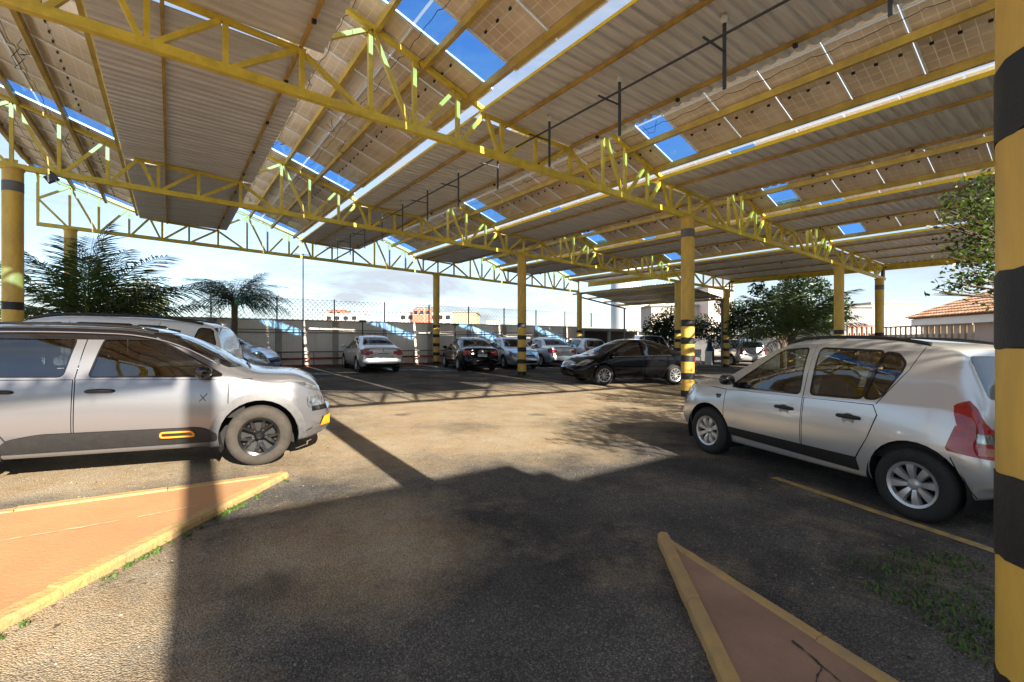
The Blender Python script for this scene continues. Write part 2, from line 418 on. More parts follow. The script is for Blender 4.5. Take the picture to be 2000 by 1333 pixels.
def build_car(sp, name, label, cat, loc, heading):
    """heading: unit (x, y) the nose points to; loc: ground point between the axles"""
    paint = sp['paint']
    root = empty(name, (0, 0, 0), 0, label, cat)
    bm, lay, K = car_shell(sp)
    xr, xf = sp['x']; ax = sp['axles']; wr = sp['wr']; W = sp['ymax']
    side = lambda f, c: abs(c.y) > .35
    glassc = lambda f, c: abs(f.normal.y) > .45 and c.z > K['zb'](c.x) - .02
    # wheel openings
    for xa in ax:
        arch = sp.get('arch', wr + .055)
        poly = [(xa + arch * math.cos(2 * math.pi * k / 30), wr + .01 + arch * math.sin(2 * math.pi * k / 30)) for k in range(30)]
        if sp.get('flare'):
            fl = arch + sp['flare']
            p2 = [(xa + fl * math.cos(2 * math.pi * k / 30), wr + .01 + fl * math.sin(2 * math.pi * k / 30)) for k in range(30)]
            cut(bm, lay, p2, T_CLAD, 'side', side)
        cut(bm, lay, poly, T_DEL, 'side', lambda f, c: abs(c.y) > .45)
    parts = []      # (tag, name, material, offset, selector, parent-tag)
    t = 10
    for poly, view, cond, m_, nm, off in sp.get('patches', []):
        cd = {'side': lambda f, c: abs(c.y) > .53, 'front': lambda f, c: c.x > 0.6, 'rear': lambda f, c: c.x < -.6}[cond]
        vw = 'front' if view in ('front', 'rear') else view
        for pl in (poly if isinstance(poly[0][0], (tuple, list)) else [poly]): cut(bm, lay, pl, t, vw, cd, (T_BODY, T_CLAD) + tuple(range(10, t)))
        parts.append((t, nm, m_, off, cond == 'side')); t += 1
    wins = []
    for poly in sp['windows']:
        cut(bm, lay, poly['out'], T_GAP + 100, 'side', glassc, (T_BODY,))     # black surround
        cut(bm, lay, poly['in'], t, 'side', glassc, (T_GAP + 100,)); wins.append(t); t += 1
    ws = t; t += 1; rw = t; t += 1
    zt = sp['ws']; cut(bm, lay, zt['poly'], ws, 'front', lambda f, c: zt['x'][0] < c.x < zt['x'][1] and f.normal.x > .15 and abs(c.y) < K['ye'](c.x) + .02, (T_BODY,))
    zr = sp['rw']; cut(bm, lay, zr['poly'], rw, 'front', lambda f, c: zr['x'][0] < c.x < zr['x'][1] and f.normal.x < -.12 and abs(c.y) < K['ye'](c.x) + .05, (T_BODY,))
    # doors and shut lines
    doors = []
    for poly in sp['doors']:
        c0 = Vector((sum(p[0] for p in poly) / len(poly), sum(p[1] for p in poly) / len(poly)))
        ins = [tuple(Vector(p) + (c0 - Vector(p)).normalized() * .009) for p in poly]
        for f in cut(bm, lay, poly, T_GAP + 101, 'side', side, (T_BODY,)): pass
        cut(bm, lay, ins, t, 'side', side, (T_GAP + 101,)); doors.append(t); t += 1
        for f in bm.faces:
            if f[lay] == T_GAP + 101: f[lay] = T_DEL
    for a, b in sp.get('seams', []): 
        for f in stripe(bm, lay, a, b, .008, T_DEL, 'side', side, (T_BODY,)): pass
    for a, b in sp.get('seams_rear', []): stripe(bm, lay, a, b, .012, T_DEL, 'front', lambda f, c: c.x < -.8, (T_BODY,))
    bm.normal_update()
    take(bm, lay, T_BODY, 'body', paint, root)
    for xa in ax:
        for sgn in (1, -1): take(bm, lay, T_CLAD, 'wheel_arch_trim', sp.get('trim', 'black_plastic'), root, .014, True, lambda c, s=sgn, x_=xa: c.y * s > 0 and abs(c.x - x_) < .8)
    if sp.get('clad_edge'): pass
    for sgn in (1, -1): take(bm, lay, T_GAP + 100, 'window_surround', 'gloss_black', root, 0, True, lambda c, s=sgn: c.y * s > 0)
    for dt in doors:
        for sgn in (1, -1): 
            d = take(bm, lay, dt, 'door', paint, root, 0, True, lambda c, s=sgn: c.y * s > 0)
            if d: d['side'] = sgn
    for wt in wins:
        for sgn in (1, -1): take(bm, lay, wt, 'side_window', sp.get('glass', 'car_glass'), root, -.006, True, lambda c, s=sgn: c.y * s > 0)
    take(bm, lay, ws, 'windscreen', sp.get('glass_f', 'car_glass'), root, -.004)
    take(bm, lay, rw, 'rear_window', sp.get('glass', 'car_glass'), root, -.004)
    for tt, nm, m_, off, pair in parts:
        if pair:
            for sgn in (1, -1): take(bm, lay, tt, nm, m_, root, off, True, lambda c, s=sgn: c.y * s > 0)
        else: take(bm, lay, tt, nm, m_, root, off)
    # linings of the wheel openings, floor, cabin
    lin = MB()
    for xa in ax:
        for s in (1, -1):
            yo = s * (W - .035); yi = s * (W - .33); n = 20; rr = sp.get('arch', wr + .055) + .01
            vs = []; fs = []
            for k in range(n + 1):
                a = R(-25) + R(230) * k / n
                for yy in (yo, yi): vs.append((xa + rr * math.cos(a), yy, wr + .01 + rr * math.sin(a)))
            for k in range(n): fs.append((2 * k, 2 * k + 1, 2 * k + 3, 2 * k + 2))
            vs.append((xa, yi, wr)); c = len(vs) - 1
            for k in range(n): fs.append((2 * k + 1, c, 2 * k + 3))
            lin.add(vs, fs)
    lin.box(((xr + xf) / 2, 0, .27), ((xf - xr) * .86, (W - .34) * 2, .1))
    lin.box(((ax[0] + ax[1]) / 2, 0, .42), (ax[0] - ax[1] - 2 * wr - .2, (W - .12) * 2, .3))
    lin.box((ax[0] + .1, 0, .55), (.5, (W - .36) * 2, .5)); lin.box((ax[1] - .1, 0, .5), (.5, (W - .36) * 2, .4))
    lin.build('underbody', 'cabin_dark', root)
    cb = MB()
    zbm = K['zb'](0) - .04; x0, x1 = sp['cabin']
    cb.box(((x0 + x1) / 2, 0, zbm - .12), (x1 - x0, (W - .15) * 2, .02)) if sp.get('seats') is None else cb.box(((x0 + x1) / 2, 0, .55), (x1 - x0, (W - .15) * 2, .02))
    for s in (1, -1): cb.box(((x0 + x1) / 2, s * (W - .11), zbm - .2), (x1 - x0, .03, .45))
    cb.box((x1 - .1, 0, zbm - .06), (.42, (W - .17) * 2, .2))
    cb.box((x0 + .18, 0, zbm - .1), (.36, (W - .17) * 2, .06))
    cb.build('dashboard', 'cabin_dark', root)
    if sp.get('seats') is not None:
        for sx, sy in ((sp['seats'][0], .36), (sp['seats'][0], -.36)): seat(root, sx, sy, .52)
        seat(root, sp['seats'][1], 0, .55, True)
        st = MB(); rotm = Matrix.Rotation(R(-65), 3, 'Y')
        st.lathe([(.185, .012), (.197, 0), (.185, -.012), (.173, 0)], 22, rotm, (sp['seats'][0] + .52, .36, .98), True)
        st.beam((sp['seats'][0] + .52, .20, .98), (sp['seats'][0] + .52, .52, .98), .03, .03)
        st.build('steering_wheel', 'cabin_dark', root)
    # wheels
    tm, rm = sp['wheel']
    for xa in ax:
        for s in (1, -1):
            we = bpy.data.objects.new('wheel', tm); COL.objects.link(we); we.parent = root
            we.location = (xa, s * (W - .115), wr); we.rotation_euler = (0, random.uniform(0, 6.28) if sp.get('spin', True) else 0, 0 if s > 0 else math.pi)
            rm_o = link('rim', rm, we)
    # mirrors, handles, rails
    for s in (1, -1):
        mx, my, mz = sp['mirror']; b = MB()
        n = 10; vs = []
        for i, (dx, sc) in enumerate(((.0, .72), (.03, .95), (.075, 1.0), (.12, .75), (.145, .35))):
            for k in range(n):
                a = 2 * math.pi * k / n
                vs.append((mx + dx - .05, s * (my + .115 + .10 * sc * math.copysign(abs(math.cos(a))**.7, math.cos(a))), mz + .068 * sc * math.copysign(abs(math.sin(a))**.7, math.sin(a))))
        fs = [(i * n + k, i * n + (k + 1) % n, (i + 1) * n + (k + 1) % n, (i + 1) * n + k) for i in range(4) for k in range(n)] + [tuple(range(n - 1, -1, -1)), tuple(4 * n + k for k in range(n))]
        b.add(vs, fs); mo = b.build('mirror', sp.get('mirror_mat', 'gloss_black'), root, True)
        b = MB(); b.beam((mx + .03, s * (my - .05), mz - .05), (mx + .02, s * (my + .06), mz - .035), .05, .03); b.build('mirror_arm', 'black_plastic', mo)
    for hx, hz in sp['handles']:
        for s in (1, -1):
            yy = s * (skin_y(K, hx, hz) + .012); b = MB()
            pts = [(hx - .11, yy - s * .012, hz - .004), (hx - .085, yy + s * .014, hz), (hx, yy + s * .022, hz + .004), (hx + .085, yy + s * .014, hz), (hx + .11, yy - s * .012, hz - .004)]
            b.tube(pts, [.014, .019, .021, .019, .014], 8)
            b.build('door_handle', sp.get('handle_mat', paint), root, True)
            if sp.get('handle_cup'):
                b = MB(); b.lathe([(.001, 0), (.055, .0015), (.06, 0.003)], 16, Matrix.Rotation(R(-90 * s), 3, 'X') , (hx, s * (skin_y(K, hx, hz - .02) + .001), hz - .025)); b.build('handle_recess', 'cup_silver', root, True)
    for (xa_, xb_, yy) in sp.get('rails', []):
        for s in (1, -1):
            b = MB(); n = 14; pts = []
            for k in range(n + 1):
                u = k / n; x = xa_ + (xb_ - xa_) * u
                zz = K['ze'](x) + .03 + .03 * min(1, 4 * u, 4 * (1 - u))
                pts.append((x, s * (K['ye'](x) - yy), zz))
            b.tube(pts, .018, 8); b.build('roof_rail', 'black_plastic', root, True)
    for fn in sp.get('extra', []): fn(root, K, sp)
    # number plates, lamps set on the ends
    bm.free()
    ang = math.atan2(heading[1], heading[0])
    z = gz(*loc)
    # sit on the sloping yard
    d = Vector((heading[0], heading[1], 0)).normalized(); l = Vector((-d.y, d.x, 0))
    fx = Vector((d.x, d.y, -0.0112 * d.x + 0.0184 * d.y)).normalized(); ly = Vector((l.x, l.y, -0.0112 * l.x + 0.0184 * l.y)); up = fx.cross(ly).normalized(); ly = up.cross(fx)
    sc = sp.get('scale', 1.0)
    root.matrix_world = Matrix(((fx.x * sc, ly.x * sc, up.x * sc, loc[0]), (fx.y * sc, ly.y * sc, up.y * sc, loc[1]), (fx.z * sc, ly.z * sc, up.z * sc, z), (0, 0, 0, 1)))
    return root
def skin_y(K, x, z):
    zm, zb, ym, yb = K['zm'](x), K['zb'](x), K['ym'](x), K['yb'](x)
    t = max(0, min(1, (z - zm) / max(.01, zb - zm)))
    return ym + (yb - ym) * (t**1.6)
def offs(poly, d):
    poly = ccw(poly); out = []; n = len(poly)
    for i in range(n):
        a = Vector(poly[i - 1]); p = Vector(poly[i]); b = Vector(poly[(i + 1) % n])
        e1 = (p - a).normalized(); e2 = (b - p).normalized()
        n1 = Vector((e1.y, -e1.x)); n2 = Vector((e2.y, -e2.x)); m_ = (n1 + n2)
        if m_.length < 1e-6: m_ = n1
        m_.normalize(); out.append(tuple(p + m_ * (d / max(.35, m_.dot(n1)))))
    return out
def win(pts, r=.05, fr=.022):
    q = roundpoly(pts, r, 3)
    return {'in': q, 'out': offs(q, fr) if fr else q}
def both(poly, view, cond, m_, nm, off):
    return [(poly, view, cond, m_, nm, off), ([(-p[0], p[1]) for p in poly], view, cond, m_, nm, off)]
def plate(x, z, tilt, front=False):
    def fn(root, K, sp):
        b = MB(); rot = Matrix.Rotation(R(tilt), 3, 'Y')
        s = 1 if front else -1
        b.mat(0).box((x, 0, z), (.012, .40, .13), rot)
        b.mat(1).box(Vector((x + s * .0065, 0, z)) + rot @ Vector((0, 0, .048)), (.004, .392, .03), rot)
        b.mat(2)
        rnd = random.Random(int(abs(x * 1000)) + int(z * 777))
        for k in range(7):      # characters as raised strokes
            y = -.16 + k * .0535
            for q in range(3):
                b.box(Vector((x + s * .0075, y + (q - 1) * .011, z - .015)) + rot @ Vector((0, 0, rnd.uniform(-.01, .01))), (.003, .007, rnd.uniform(.03, .06)), rot)
        b.build('number_plate', ['plate_white', 'plate_blue', 'gloss_black'], root)
    return fn
def badge(x, z, r, tilt=0, front=False, m_='chrome'):
    def fn(root, K, sp):
        b = MB(); b.lathe([(r, 0), (r * .98, .006), (r * .72, .007), (r * .70, .003), (.001, .003)], 20, Matrix.Rotation(R(90 if front else -90) + R(tilt), 3, 'Y'), (x, 0, z)); b.build('badge', m_, root, True)
    return fn
def aerial(x, z):
    def fn(root, K, sp):
        b = MB(); b.tube([(x, 0, z), (x - .04, 0, z + .03), (x - .13, 0, z + .17)], [.015, .007, .004], 6); b.build('aerial', 'black_plastic', root)
    return fn
def wiper(x, z):
    def fn(root, K, sp):
        b = MB(); b.tube([(x + .02, -.4, z), (x - .05, 0, z + .04)], .008, 6); b.tube([(x + .02, .12, z), (x - .04, .55, z + .035)], .008, 6); b.build('wiper', 'black_plastic', root)
    return fn

# ---- shared wheels
def make_wheels():
    return {
        'cover': wheel_meshes('cover', .315, .195, .20, {'n': 8, 'wi': .036, 'wo': .088, 'dish': .03}, 'hub_silver'),
        'black': wheel_meshes('black', .335, .205, .215, {'n': 5, 'wi': .05, 'wo': .035, 'twin': (-1, 1), 'dish': .05, 'bolts': True}, 'rim_black', 'tyre_dusty'),
        'ten': wheel_meshes('ten', .315, .205, .215, {'n': 10, 'wi': .028, 'wo': .034, 'dish': .03}, 'hub_silver'),
        'five': wheel_meshes('five', .305, .195, .195, {'n': 5, 'wi': .07, 'wo': .075, 'dish': .03}, 'hub_silver'),
        'seven': wheel_meshes('seven', .305, .195, .195, {'n': 7, 'wi': .04, 'wo': .07, 'dish': .03}, 'hub_dull'),
    }

def hatch_spec():       # five-door hatchback on the right
    s = {}
    s['x'] = (-1.829, 2.08); s['axles'] = (1.295, -1.295); s['wr'] = .315; s['ymax'] = .873; s['arch'] = .375
    s['zc'] = [(-1.829, 0.6), (-1.808, 0.84), (-1.77, 0.97), (-1.703, 1.09), (-1.602, 1.27), (-1.502, 1.42), (-1.401, 1.475), (-1.15, 1.505), (-0.6, 1.53), (-0.1, 1.53), (0.2, 1.505), (0.42, 1.455), (0.66, 1.35), (0.95, 1.19), (1.2, 1.05), (1.32, 1.0), (1.6, 0.955), (1.85, 0.875), (2.0, 0.77), (2.08, 0.58)]
    s['ze'] = [(-1.829, 0.56), (-1.804, 0.8), (-1.762, 0.93), (-1.703, 1.05), (-1.602, 1.22), (-1.502, 1.37), (-1.384, 1.425), (-1.1, 1.46), (-0.5, 1.475), (0, 1.465), (0.25, 1.43), (0.45, 1.365), (0.7, 1.24), (0.95, 1.09), (1.12, 0.985), (1.25, 0.95), (1.6, 0.91), (1.85, 0.83), (2.0, 0.72), (2.08, 0.55)]
    s['ye'] = [(-1.829, 0.62), (-1.77, 0.69), (-1.636, 0.62), (-1.468, 0.56), (-1.2, 0.555), (-0.4, 0.57), (0.1, 0.565), (0.4, 0.575), (0.8, 0.64), (1.12, 0.71), (1.4, 0.72), (1.75, 0.7), (1.98, 0.61), (2.08, 0.5)]
    s['zb'] = [(-1.829, 0.52), (-1.787, 0.78), (-1.703, 0.9), (-1.468, 0.965), (-1.0, 0.955), (-0.3, 0.93), (0.5, 0.905), (1.1, 0.885), (1.4, 0.865), (1.75, 0.79), (1.97, 0.68), (2.08, 0.5)]
    s['yb'] = [(-1.829, 0.68), (-1.77, 0.765), (-1.552, 0.8), (-1.2, 0.82), (-0.4, 0.822), (0.6, 0.815), (1.2, 0.8), (1.55, 0.795), (1.8, 0.745), (1.98, 0.65), (2.08, 0.54)]
    s['ym'] = [(-1.829, 0.7), (-1.77, 0.79), (-1.636, 0.845), (-1.3, 0.868), (-0.9, 0.855), (-0.2, 0.853), (0.8, 0.853), (1.3, 0.868), (1.6, 0.85), (1.85, 0.77), (2.0, 0.665), (2.08, 0.57)]
    s['zm'] = [(-1.829, 0.45), (-1.552, 0.6), (-0.5, 0.58), (0.8, 0.58), (1.5, 0.6), (2.08, 0.42)]
    s['yl'] = [(-1.829, 0.66), (-1.72, 0.76), (-1.384, 0.8), (0, 0.8), (1.4, 0.8), (1.8, 0.72), (2.08, 0.52)]
    s['zl'] = [(-1.829, 0.34), (-1.678, 0.27), (-1.2, 0.235), (1.2, 0.215), (1.8, 0.21), (2.08, 0.25)]
    s['lean_f'] = [(.2, .0), (.45, .05), (.62, .03), (.8, -.03), (1.2, 0)]
    s['lean_r'] = [(.2, -.03), (.42, .045), (.60, .05), (.70, .0), (1.2, 0)]
    s['windows'] = [win([(.90, .925), (.36, 1.335), (.26, 1.375), (-.03, 1.40), (-.10, .945)], .03),
                    win([(-.25, .955), (-.20, 1.405), (-.86, 1.395), (-.80, .975)], .04),
                    win([(-.835, .98), (-.89, 1.385), (-1.0, 1.375), (-1.09, 1.30), (-1.085, 1.24), (-.98, 1.02), (-.93, .985)], .03)]
    s['ws'] = {'poly': [(-.66, 1.05), (.66, 1.05), (.51, 1.44), (-.51, 1.44)], 'x': (.3, 1.35)}
    s['rw'] = {'poly': roundpoly([(-.60, 1.05), (.60, 1.05), (.50, 1.385), (-.50, 1.385)], .05), 'x': (-1.9, -1.40)}
    s['doors'] = [[(.98, .35), (1.0, .60), (1.0, .875), (-.165, .905), (-.165, .35)], [(-.175, .35), (-.175, .905), (-.93, .925), (-1.0, .80), (-.90, .62), (-.80, .35)]]
    s['seams'] = [((-.165, .9), (-.12, 1.44)), ((-.95, .93), (-1.15, 1.25)), ((-1.15, 1.25), (-1.2, 1.45)), ((1.0, .87), (1.3, .88)), ((-1.58, .60), (-1.72, .30))]
    tl = [(-1.60, 1.02), (-1.79, 1.05), (-1.91, .80), (-1.95, .60), (-1.70, .615), (-1.655, .80)]
    s['patches'] = [([(-.80, .30), (.97, .33), (.97, .42), (-.78, .42)], 'side', 'side', 'black_plastic', 'side_moulding', .012),
                    ([[(-1.555, .985), (-1.575, 1.01), (-1.64, 1.04), (-1.70, .98), (-1.79, .83), (-1.595, .845), (-1.575, .93)], [(-1.595, .845), (-1.79, .83), (-1.87, .74), (-1.95, .62), (-1.95, .605), (-1.56, .645), (-1.545, .665)]], 'side', 'side', 'tail_red', 'tail_lamp', .008),
                    ([(-1.72, .80), (-1.80, .80), (-1.84, .735), (-1.735, .73)], 'side', 'side', 'lamp_clear', 'reversing_lens', .011),
                    ([(-1.74, .70), (-1.86, .70), (-1.88, .645), (-1.75, .64)], 'side', 'side', 'lamp_amber', 'indicator_lens', .011),
                    ([(1.66, .80), (1.84, .86), (2.02, .74), (2.08, .60), (1.92, .60)], 'side', 'side', 'lamp_clear', 'headlamp', .006),
                    ([(1.06, .80), (1.16, .80), (1.13, .75), (1.08, .755)], 'side', 'side', 'gloss_black', 'side_repeater', .004),
                    ([(-.45, .46), (.45, .46), (.5, .62), (-.5, .62)], 'front', 'front', 'black_plastic', 'grille', .004),
                    ]
    s['mirror'] = (.86, .80, 1.0); s['mirror_mat'] = 'gloss_black'
    s['handles'] = [(.06, .77), (-.70, .785)]; s['handle_mat'] = 'black_plastic'; s['handle_cup'] = True
    s['rails'] = [(-1.25, .25, .0)]
    s['cabin'] = (-1.5, 1.1); s['seats'] = (.12, -.72)
    s['glass'] = 'car_glass_clear'; s['glass_f'] = 'car_glass_clear'
    return s

def suv_spec():        # silver crossover at the left edge
    s = {}
    s['x'] = (-2.02, 1.985); s['axles'] = (1.30, -1.30); s['wr'] = .335; s['ymax'] = .865; s['arch'] = .395; s['flare'] = .085; s['trim'] = 'grey_plastic'
    s['zc'] = [(-2.02, 0.7), (-1.99, 0.98), (-1.93, 1.12), (-1.8, 1.35), (-1.68, 1.47), (-1.4, 1.525), (-0.6, 1.555), (-0.1, 1.55), (0.25, 1.51), (0.5, 1.44), (0.8, 1.29), (1.05, 1.15), (1.2, 1.075), (1.3, 1.055), (1.6, 1.035), (1.78, 0.985), (1.9, 0.915), (1.955, 0.82), (1.985, 0.58)]
    s['ze'] = [(-2.02, 0.66), (-1.98, 0.93), (-1.92, 1.07), (-1.8, 1.29), (-1.66, 1.41), (-1.4, 1.46), (-0.5, 1.49), (0, 1.48), (0.3, 1.435), (0.55, 1.35), (0.8, 1.215), (1.05, 1.07), (1.18, 1.01), (1.35, 0.99), (1.6, 0.985), (1.78, 0.94), (1.9, 0.875), (1.955, 0.785), (1.985, 0.56)]
    s['ye'] = [(-2.02, 0.64), (-1.9, 0.68), (-1.7, 0.6), (-1.4, 0.575), (-0.4, 0.585), (0.2, 0.58), (0.5, 0.6), (0.9, 0.67), (1.2, 0.73), (1.5, 0.735), (1.731, 0.71), (1.885, 0.63), (1.985, 0.52)]
    s['zb'] = [(-2.02, 0.6), (-1.95, 0.85), (-1.8, 1.0), (-1.4, 1.04), (-0.5, 1.025), (0.4, 1.005), (1.1, 0.985), (1.5, 0.92), (1.6, 0.93), (1.78, 0.885), (1.9, 0.81), (1.955, 0.71), (1.985, 0.52)]
    s['yb'] = [(-2.02, 0.69), (-1.9, 0.77), (-1.6, 0.805), (-0.5, 0.81), (0.7, 0.805), (1.25, 0.8), (1.577, 0.79), (1.769, 0.745), (1.9, 0.66), (1.985, 0.54)]
    s['ym'] = [(-2.02, 0.71), (-1.9, 0.79), (-1.65, 0.84), (-1.3, 0.858), (-0.6, 0.845), (0.6, 0.845), (1.3, 0.858), (1.615, 0.84), (1.793, 0.775), (1.915, 0.67), (1.985, 0.57)]
    s['zm'] = [(-2.02, 0.5), (-1.6, 0.64), (0, 0.62), (1.5, 0.64), (1.985, 0.45)]
    s['yl'] = [(-2.02, 0.66), (-1.8, 0.77), (-1.3, 0.81), (0, 0.8), (1.3, 0.81), (1.731, 0.74), (1.985, 0.52)]
    s['zl'] = [(-2.02, 0.36), (-1.75, 0.28), (-1.2, 0.25), (1.2, 0.24), (1.731, 0.25), (1.985, 0.31)]
    s['lean_f'] = [(.2, .0), (.42, .05), (.62, .035), (.85, -.02), (1.2, 0)]
    s['lean_r'] = [(.2, 0), (.5, .05), (.8, .0), (1.2, 0)]
    s['windows'] = [win([(.93, 1.02), (.42, 1.335), (.30, 1.385), (-.11, 1.395), (-.19, 1.03)], .03, .016), win([(-.40, 1.035), (-.345, 1.395), (-.95, 1.395), (-1.02, 1.045)], .04, .016), win([(-1.1, 1.045), (-1.04, 1.395), (-1.40, 1.37), (-1.5, 1.08)], .03, .016)]
    s['ws'] = {'poly': [(-.68, 1.10), (.68, 1.10), (.53, 1.47), (-.53, 1.47)], 'x': (.25, 1.35)}
    s['rw'] = {'poly': roundpoly([(-.58, 1.08), (.58, 1.08), (.5, 1.4), (-.5, 1.4)], .05), 'x': (-2, -1.55)}
    s['doors'] = [[(.97, .30), (1.0, .62), (1.0, .975), (-.30, 1.0), (-.30, .30)], [(-.31, .30), (-.31, 1.0), (-.98, 1.01), (-1.05, .86), (-.93, .66), (-.86, .30)]]
    s['seams'] = [((-.30, 1.0), (-.25, 1.46)), ((1.0, .97), (1.22, .975))]
    s['patches'] = [([(1.08, .985), (1.26, .99), (.64, 1.36), (.30, 1.47), (.30, 1.39), (.46, 1.335)], 'side', 'side', 'gloss_black', 'black_pillar', .002), ([(.30, 1.39), (.30, 1.47), (-.3, 1.52), (-1.5, 1.50), (-1.7, 1.40), (-1.7, 1.39)], 'side', 'side', 'gloss_black', 'black_roof_edge', .002),
                    (roundpoly([(-.86, .31), (.90, .31), (.90, .40), (.74, .475), (-.55, .485), (-.80, .44)], .06), 'side', 'side', 'black_plastic', 'side_airbump', .016),
                    ([(1.66, .93), (1.80, .915), (1.96, .84), (1.98, .80), (1.86, .82), (1.72, .885)], 'side', 'side', 'lamp_clear', 'daytime_lamp', .006),
                    (roundpoly([(1.78, .755), (1.94, .755), (1.97, .63), (1.80, .625)], .03), 'side', 'side', 'lamp_clear', 'headlamp', .008),
                    ([(1.72, .25), (2.06, .28), (2.1, .42), (1.90, .40), (1.74, .33)], 'side', 'side', 'grey_plastic', 'lower_bumper', .012),
                    ([(1.93, .40), (2.12, .41), (2.12, .52), (1.97, .50)], 'side', 'side', 'orange_trim', 'orange_corner_insert', .02),
                    ([(-.75, .58), (.75, .58), (.75, .64), (-.75, .64)], 'front', 'front', 'gloss_black', 'grille', .004)]
    def bump_ring(root, K, sp):
        for s_ in (1, -1):
            b = MB(); x0, x1, z0, z1 = .40, .70, .385, .435; pts = []
            y = s_ * (skin_y(K, .5, .4) + .008)
            for (u, v) in roundpoly([(x0, z0), (x1, z0), (x1 - .03, z1), (x0, z1)], .025, 3): pts.append((u, y, v))
            pts.append(pts[0]); b.tube(pts, .011, 6, False); b.build('orange_frame', 'orange_trim', root, True)
            b = MB(); b.box((.55, y - s_ * .004, .41), (.27, .006, .04)); b.build('bump_insert', 'gloss_black', root)
    def xbadge(root, K, sp):
        for s_ in (1, -1):
            b = MB(); y = s_ * (skin_y(K, .72, .80) + .004)
            b.beam((.80, y, .83), (.73, y, .745), .006, .012, (0, s_, 0)); b.beam((.74, y, .82), (.79, y, .75), .006, .006, (0, s_, 0)); b.build('door_emblem', 'gloss_black', root)
    def roofline(root, K, sp):
        for s_ in (1, -1):
            b = MB(); pts = []
            for k in range(25):
                x = -1.5 + k * .1
                pts.append((x, s_ * (K['ye'](x) + .028), K['ze'](x) - .028))
            b.tube(pts, .008, 6); b.build('chrome_strip', 'chrome', root, True)
            b = MB(); pts = []
            for k in range(12):
                x = -1.55 + k * .235 * .72
                pts.append((x, s_ * (K['ye'](x) - .03), K['ze'](x) + .055))
            b.tube(pts, .016, 6); b.build('roof_rail', 'gloss_black', root, True)
    s['extra'] = [bump_ring, xbadge, roofline, wiper(1.16, 1.08)]
    s['mirror'] = (.76, .80, 1.07); s['mirror_mat'] = 'gloss_black'
    s['handles'] = [(-.10, .885), (-.85, .895)]; s['handle_mat'] = 'black_plastic'
    s['cabin'] = (-1.6, 1.15); s['seats'] = (.1, -.75); s['glass'] = 'car_glass_tint'; s['glass_f'] = 'car_glass_clear'
    return s

